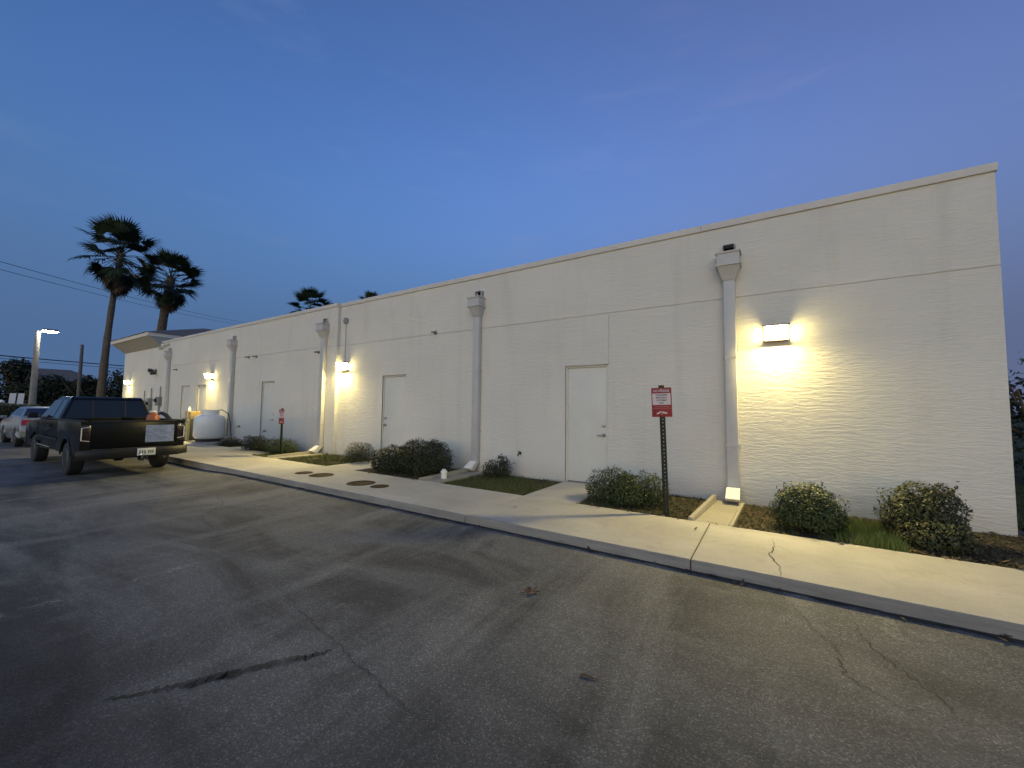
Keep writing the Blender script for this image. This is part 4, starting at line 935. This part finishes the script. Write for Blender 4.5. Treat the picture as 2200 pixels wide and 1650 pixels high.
# ------------------------------------------------------------------ vehicles
def arch(cx, cz, r, a0=0, a1=180, n=10):
    return [(cx+r*math.cos(R(a0+(a1-a0)*i/n)), cz+r*math.sin(R(a0+(a1-a0)*i/n))) for i in range(n+1)]
def wheel(x, y, rad, w, side, parent, rimr=.62):
    """side -1: outer face towards -y"""
    o = MB().lathe([(rad*rimr, -w/2), (rad*.9, -w/2), (rad*.985, -w*.40), (rad, -w*.25), (rad, w*.25), (rad*.985, w*.40), (rad*.9, w/2), (rad*rimr, w/2)], (x, y, rad), 32, 'y').build('wheel', 'rubber', parent, smooth=True)
    yo = y+side*(w/2-.01)
    rm = MB().lathe([(rad*rimr, side*.004), (rad*rimr*.93, side*.012), (rad*rimr*.88, -side*.03), (.07, -side*.035), (.065, side*.004), (.01, side*.006)], (x, yo, rad), 28, 'y')
    for k in range(5):
        a = k*2*math.pi/5+.3; c, s_ = math.cos(a), math.sin(a); r0, r1 = .05, rad*rimr*.9
        rm.add([(x+c*r0-s_*.03, yo, rad+s_*r0+c*.03), (x+c*r1-s_*.035, yo+side*.006, rad+s_*r1+c*.035), (x+c*r1+s_*.035, yo+side*.006, rad+s_*r1-c*.035), (x+c*r0+s_*.03, yo, rad+s_*r0-c*.03)], [(0, 1, 2, 3)])
    rm.build('rim', 'rim', o, smooth=True)
    return o

def pickup():
    y0, y1 = 2.10, 3.80; xr = -11.62; xc = -13.66; xf = -17.60; wr_, wf = -12.75, -16.30; rad = .355
    r = thing('pickup_truck', (xr-2, 2.95, 0), 'black extended-cab pickup truck parked at the kerb, seen from behind', 'pickup truck')
    bz, belt = .46, 1.16
    wy = lambda z: .03*abs((z-.85)/.4)**2*.6 if z < 1.2 else 0
    # bed sides with wheel arch
    for s_, ya, yb in ((-1, y0, y0+.09), (1, y1-.09, y1)):
        prof = [(xr, belt), (xr, bz)] + arch(wr_, rad, .44, 14, 166, 12) + [(xc+.01, bz), (xc+.01, belt)]
        v = [(x, ya if s_ < 0 else yb, z) for x, z in prof]
        m = MB(); n = len(prof)
        outer = ya if s_ < 0 else yb; inner = yb if s_ < 0 else ya
        m.add([(x, outer, z) for x, z in prof]+[(x, inner, z) for x, z in prof], [tuple(range(n)), tuple(range(2*n-1, n-1, -1))]+[(i, (i+1) % n, (i+1) % n+n, i+n) for i in range(n)])
        b = m.build('bed_side', 'truck_paint', r, bevel=.014)
        MB().box(xc+.02, xr-.005, ya-.004, yb+.006, belt+.001, belt+.028).build('bed_rail', 'truck_trim', b, bevel=.008)
        # flared lip round the arch
        lp = MB(); A = arch(wr_, rad, .445, 8, 172, 14)
        lp.tube([(x, outer+s_*.004, z) for x, z in A], .016, 6); lp.build('arch_lip', 'truck_trim', b)
    MB().box(xc+.01, xr-.06, y0+.092, y1-.092, .66, .70).build('bed_floor', 'truck_trim', r)
    MB().box(xc-.0, xc+.04, y0+.092, y1-.092, .70, belt).build('bed_front', 'truck_paint', r)
    for s_, c in ((-1, y0+.20), (1, y1-.20)): MB().box(wr_-.46, wr_+.46, c-.11, c+.11, .702, .93).build('wheel_well', 'truck_trim', r, bevel=.05)
    # tailgate
    tg = MB().box(xr-.05, xr+.005, y0+.155, y1-.155, .60, belt-.004).build('tailgate', 'truck_paint', r, bevel=.012)
    MB().box(xr+.0055, xr+.0095, 3.10, y1-.20, .70, 1.075).build('pale_panel', 'pale_blue', tg)
    MB().box(xr+.005, xr+.02, 2.86, 3.04, .99, 1.05).build('handle', 'truck_trim', tg, bevel=.006)
    MB().box(xr-.052, xr+.012, y0+.16, y1-.16, belt-.003, belt+.022).build('cap_strip', 'truck_trim', tg, bevel=.006)
    # tail lamps with bright outlines
    for s_, ya, yb in ((-1, y0+.002, y0+.152), (1, y1-.152, y1-.002)):
        lp = MB().box(xr-.06, xr+.008, ya, yb, .72, 1.10).build('tail_lamp', 'lamp_smoke', r, bevel=.012)
        x_ = xr+.012; e = MB()
        yo, yi = (ya+.012, yb-.02) if s_ < 0 else (yb-.012, ya+.02)
        e.tube([(x_, yi, 1.06), (x_, yo, 1.04), (x_, yo, .79), (x_, yi, .77)], .0085, 6)
        e.build('outline', 'bright_trim', lp)
        MB().box(xr-.06, xr+.004, ya, yb, .50, .715).build('corner_skin', 'truck_paint', lp)
        MB().box(xr-.06, xr+.004, ya, yb, 1.105, belt-.002).build('corner_skin', 'truck_paint', lp)
    # rear bumper
    bm_ = MB(); nn = 9; v = []
    for i in range(nn):
        q = -1+2*i/(nn-1); y = 2.95+q*.91; xo = xr+.20-.075*q**4-(.10 if abs(q) == 1 else 0)
        v += [(xr+.02, y, .42), (xo-.03, y, .40), (xo, y, .47), (xo, y, .55), (xo-.03, y, .595), (xr+.02, y, .60)]
    f = [(i*6+k, i*6+(k+1) % 6, (i+1)*6+(k+1) % 6, (i+1)*6+k) for i in range(nn-1) for k in range(6)] + [tuple(range(5, -1, -1)), tuple((nn-1)*6+k for k in range(6))]
    bm_.add(v, f); bp = bm_.build('rear_bumper', 'truck_trim', r, smooth=True, angle=30)
    MB().box(xr+.06, xr+.17, 2.55, 3.35, .597, .607).build('step_pad', 'rubber', bp)
    pl = MB().box(xr+.202, xr+.208, 2.93, 3.235, .435, .590).build('number_plate', 'plate', bp, bevel=.003)
    for k, dy in enumerate((.045, .085, .125, .19, .225, .26)): MB().box(xr+.2085, xr+.2095, 2.93+dy-.012, 2.93+dy+.012, .475, .545).build('digit', 'plate_ink', pl)
    MB().box(xr+.05, xr+.24, 2.98, 3.04, .33, .39).build('hitch', 'truck_trim', r)
    MB().lathe([(.012, .39), (.012, .415), (.03, .43), (.036, .455), (.028, .48), (.01, .49)], (xr+.215, 3.01, 0), 14).build('hitch_ball', 'chrome', r, smooth=True)
    # cab
    roof = 1.70
    lower = [(xc, .46), (xc, 1.15), (-16.0, 1.12), (-17.05, 1.06), (-17.5, .98), (xf, .80), (xf, .42)] + [(x, z) for x, z in arch(wf, rad, .43, 172, 8, 12)] + []
    lower = lower[:7] + [(xf+.05, .40)] + [(x, z) for x, z in arch(wf, rad, .43, 180-6, 6, 12)]
    bd = MB().prism(lower, y0+.005, y1-.005, lambda z: .035 if z < .55 else (.015 if z > 1.1 else 0)).build('cab_body', 'truck_paint', r, bevel=.03)
    pro = [(xc-.005, 1.152), (xc-.12, roof-.06), (xc-.22, roof), (-14.9, roof+.01), (-15.15, roof-.03), (-15.95, 1.122)]
    tum = lambda z: .02+.20*max(0, (z-1.15)/.55)
    MB().prism(pro, y0, y1, tum).build('cab_roof', 'truck_paint', r, bevel=.055, seg=4)
    # glass
    def quad_glass(name, pts, off):
        o = MB().hexa([tuple(p) for p in pts], [tuple(Vector(p)+Vector(off)) for p in pts]); return o.build(name, 'glass', r)
    zl, zh = 1.20, roof-.085
    def xb(z): return xc-.005-.115*(z-1.152)/(roof-.06-1.152)
    rg = quad_glass('rear_window', [(xb(zl)+.003, y0+tum(zl)+.07, zl), (xb(zl)+.003, y1-tum(zl)-.07, zl), (xb(zh)+.003, y1-tum(zh)-.06, zh), (xb(zh)+.003, y0+tum(zh)+.06, zh)], (.006, 0, 0))
    for y in (2.66, 3.24): MB().hexa([(xb(zl)+.010, y-.01, zl), (xb(zl)+.014, y-.01, zl), (xb(zl)+.014, y+.01, zl), (xb(zl)+.010, y+.01, zl)], [(xb(zh)+.010, y-.01, zh), (xb(zh)+.014, y-.01, zh), (xb(zh)+.014, y+.01, zh), (xb(zh)+.010, y+.01, zh)]).build('slider_frame', 'truck_trim', rg)
    for s_, y in ((-1, y0), (1, y1)):
        def Y(z): return y - s_*(tum(z)) + s_*.004
        for a, b, c, d in ((-14.35, xc-.14, xc-.22, -14.35), (-15.72, -14.42, -14.42, -15.22)):
            quad_glass('side_window', [(a, Y(zl), zl), (b, Y(zl), zl), (c, Y(zh), zh), (d, Y(zh), zh)], (0, s_*.004, 0))
        dr = MB().box(-15.85, -14.40, (y-.002) if s_ < 0 else y-.004, (y+.004) if s_ < 0 else y+.002, .50, .51).build('sill_trim', 'bright_trim', r)
        MB().box(xc+.0, wf+.45, (y-.006) if s_ < 0 else y-.002, (y+.002) if s_ < 0 else y+.006, .70, .745).build('side_moulding', 'truck_trim', r)
        for xx in (-14.38, -15.92): MB().box(xx-.006, xx+.006, (y+.0025) if s_ < 0 else y-.0065, (y+.0065) if s_ < 0 else y-.0025, .52, 1.10).build('door_seam', 'dark', r)
        MB().box(-14.62, -14.46, (y-.02) if s_ < 0 else y-.006, (y+.006) if s_ < 0 else y+.02, .98, 1.03).build('door_handle', 'truck_trim', r, bevel=.008)
        mr = MB().box(-15.78, -15.64, (y-.20) if s_ < 0 else y+.03, (y-.03) if s_ < 0 else y+.20, 1.16, 1.31).build('mirror', 'truck_trim', r, bevel=.03)
        MB().box(-15.72, -15.69, (y-.06) if s_ < 0 else y-.03, (y+.03) if s_ < 0 else y+.06, 1.17, 1.20).build('mirror_arm', 'truck_trim', mr)
        for wx in (wr_, wf): wheel(wx, y+(-s_)*.125, rad, .235, s_, r)
    quad_glass('windscreen', [(-15.90, y0+.12, 1.16), (-15.90, y1-.12, 1.16), (-15.22, y1-.24, 1.62), (-15.22, y0+.24, 1.62)], (-.006, 0, .004))
    fb = MB().box(xf-.14, xf+.02, y0+.02, y1-.02, .42, .62).build('front_bumper', 'truck_trim', r, bevel=.03)
    MB().box(-17.3, -11.8, 2.5, 2.58, .40, .48).box(-17.3, -11.8, 3.32, 3.40, .40, .48).build('frame_rail', 'rubber', r)
    MB().tube([(wr_, y0+.2, rad), (wr_, y1-.2, rad)], .05, 8).lathe([(.05, -.13), (.13, -.06), (.13, .06), (.05, .13)], (wr_, 2.95, rad), 14, 'y').build('rear_axle', 'rubber', r)
    MB().tube([(-13.6, 3.45, .40), (-12.3, 3.42, .40), (-11.6, 3.45, .36)], .03, 8).build('exhaust', 'grey_metal', r)
    MB().box(xc-.5, xc-.42, 2.35, 3.55, 1.0, 1.30).build('seat_back', 'rubber', r)
    MB().lathe([(.01, roof+.005), (.02, roof+.005), (.012, roof+.05), (.002, roof+.06)], (xc-.35, 2.95, 0), 10).build('antenna_base', 'truck_trim', r)
    return r
pickup()
r = thing('orange_jug', (-12.75, 3.52, .70), 'orange jug standing in the bed of the pickup', 'jug')
MB().lathe([(.11, .702), (.12, .72), (.125, 1.20), (.11, 1.27), (.055, 1.31), (.055, 1.34)], (-12.75, 3.52, 0), 20).build('body', 'orange', r, smooth=True)
MB().lathe([(.07, 1.342), (.07, 1.37), (.04, 1.385)], (-12.75, 3.52, 0), 16).build('lid', 'plastic_white', r, smooth=True)
r = thing('bent_strip', (-12.0, 3.5, .70), 'black bent strip sticking up from the truck bed', 'strip')
MB().tube([(-12.50, 3.55, 1.30), (-12.35, 3.57, 1.33), (-12.15, 3.60, 1.28), (-11.95, 3.63, 1.16), (-11.85, 3.63, .73)], [.02, .04, .045, .045, .04], 8).build('strip', 'rubber', r, smooth=True)

def sedan(xr, y0, paint, label, tint):
    L, W = 4.5, 1.68; y1 = y0+W; rad = .31; wr_, wf = xr-.95, xr-3.6
    r = thing('sedan_car', (xr-2, (y0+y1)/2, 0), label, 'car', 'cars parked ahead of the pickup')
    prof = [(xr+.0, .36), (xr+.03, .52), (xr, .66), (xr-.06, .90), (xr-.14, 1.02), (xr-.62, 1.06), (xr-3.1, .96), (xr-3.9, .90), (xr-4.35, .74), (xr-4.5, .58), (xr-4.46, .30), (wf-.36, .26)] + arch(wf, rad, .36, 176, 4, 10) + [(wf+.40, .22), (wr_-.40, .22)] + arch(wr_, rad, .36, 176, 4, 10) + [(wr_+.40, .28)]
    MB().prism(prof, y0, y1, lambda z: .05 if z < .4 else (.03 if z > .98 else 0)).build('body', paint, r, bevel=.03, seg=3)
    roof = 1.39
    pr = [(xr-.55, 1.04), (xr-1.12, roof-.03), (xr-1.35, roof), (xr-2.2, roof+.005), (xr-2.45, roof-.03), (xr-3.2, .96)]
    tum = lambda z: .05+.20*max(0, (z-1.0)/.4)
    MB().prism(pr, y0, y1, tum).build('roof', paint, r, bevel=.035, seg=3)
    def gl(nm, pts, off): return MB().hexa(pts, [tuple(Vector(p)+Vector(off)) for p in pts]).build(nm, tint, r)
    f = lambda z: xr-.55-.57*(z-1.04)/(roof-.03-1.04)
    za, zb = 1.085, roof-.06
    gl('rear_window', [(f(za)+.006, y0+tum(za)+.05, za), (f(za)+.006, y1-tum(za)-.05, za), (f(zb)+.006, y1-tum(zb)-.05, zb), (f(zb)+.006, y0+tum(zb)+.05, zb)], (.006, 0, .006))
    for s_, y in ((-1, y0), (1, y1)):
        Y = lambda z: y-s_*tum(z)+s_*.004
        for a, b, c, d in ((xr-1.75, xr-.95, xr-1.25, xr-1.75), (xr-2.95, xr-1.82, xr-1.82, xr-2.48)):
            gl('side_window', [(a, Y(za), za), (b, Y(za), za), (c, Y(zb), zb), (d, Y(zb), zb)], (0, s_*.004, 0))
        MB().hexa([(xr-.34, y-s_*.012, .80), (xr+.010, y-s_*.03, .80), (xr+.010, y-s_*.30, .80), (xr-.34, y-s_*.30, .80)], [(xr-.40, y-s_*.028, .95), (xr-.055, y-s_*.05, .95), (xr-.055, y-s_*.26, .95), (xr-.40, y-s_*.26, .95)]).build('tail_lamp', 'red_lens', r)
        for wx in (wr_, wf): wheel(wx, y-s_*.10, rad, .20, s_, r)
        MB().box(xr-3.0, xr-2.85, (y-.14) if s_ < 0 else y, y if s_ < 0 else y+.14, .96, 1.06).build('mirror', paint, r, bevel=.02)
    MB().box(xr-.03, xr+.045, y0+.06, y1-.06, .52, .585).build('bumper_strip', paint, r, bevel=.01)
    MB().box(xr-.2, xr+.02, y0+.1, y1-.1, .28, .365).build('bumper_lower', 'truck_trim', r)
    p = MB().box(xr-.03, xr+.002, (y0+y1)/2-.15, (y0+y1)/2+.15, .74, .88).build('number_plate', 'plate', r)
    MB().box(xr-3.15, xr-1.0, y0+.3, y1-.3, .5, 1.0).build('interior', 'rubber', r)
    return r
sedan(-21.25, 2.42, 'silver_paint', 'silver sedan with red tail lamp parked ahead of the pickup', 'blue_glass')
sedan(-26.3, .72, 'white_paint', 'white car mostly cut off by the left edge of the picture', 'glass')
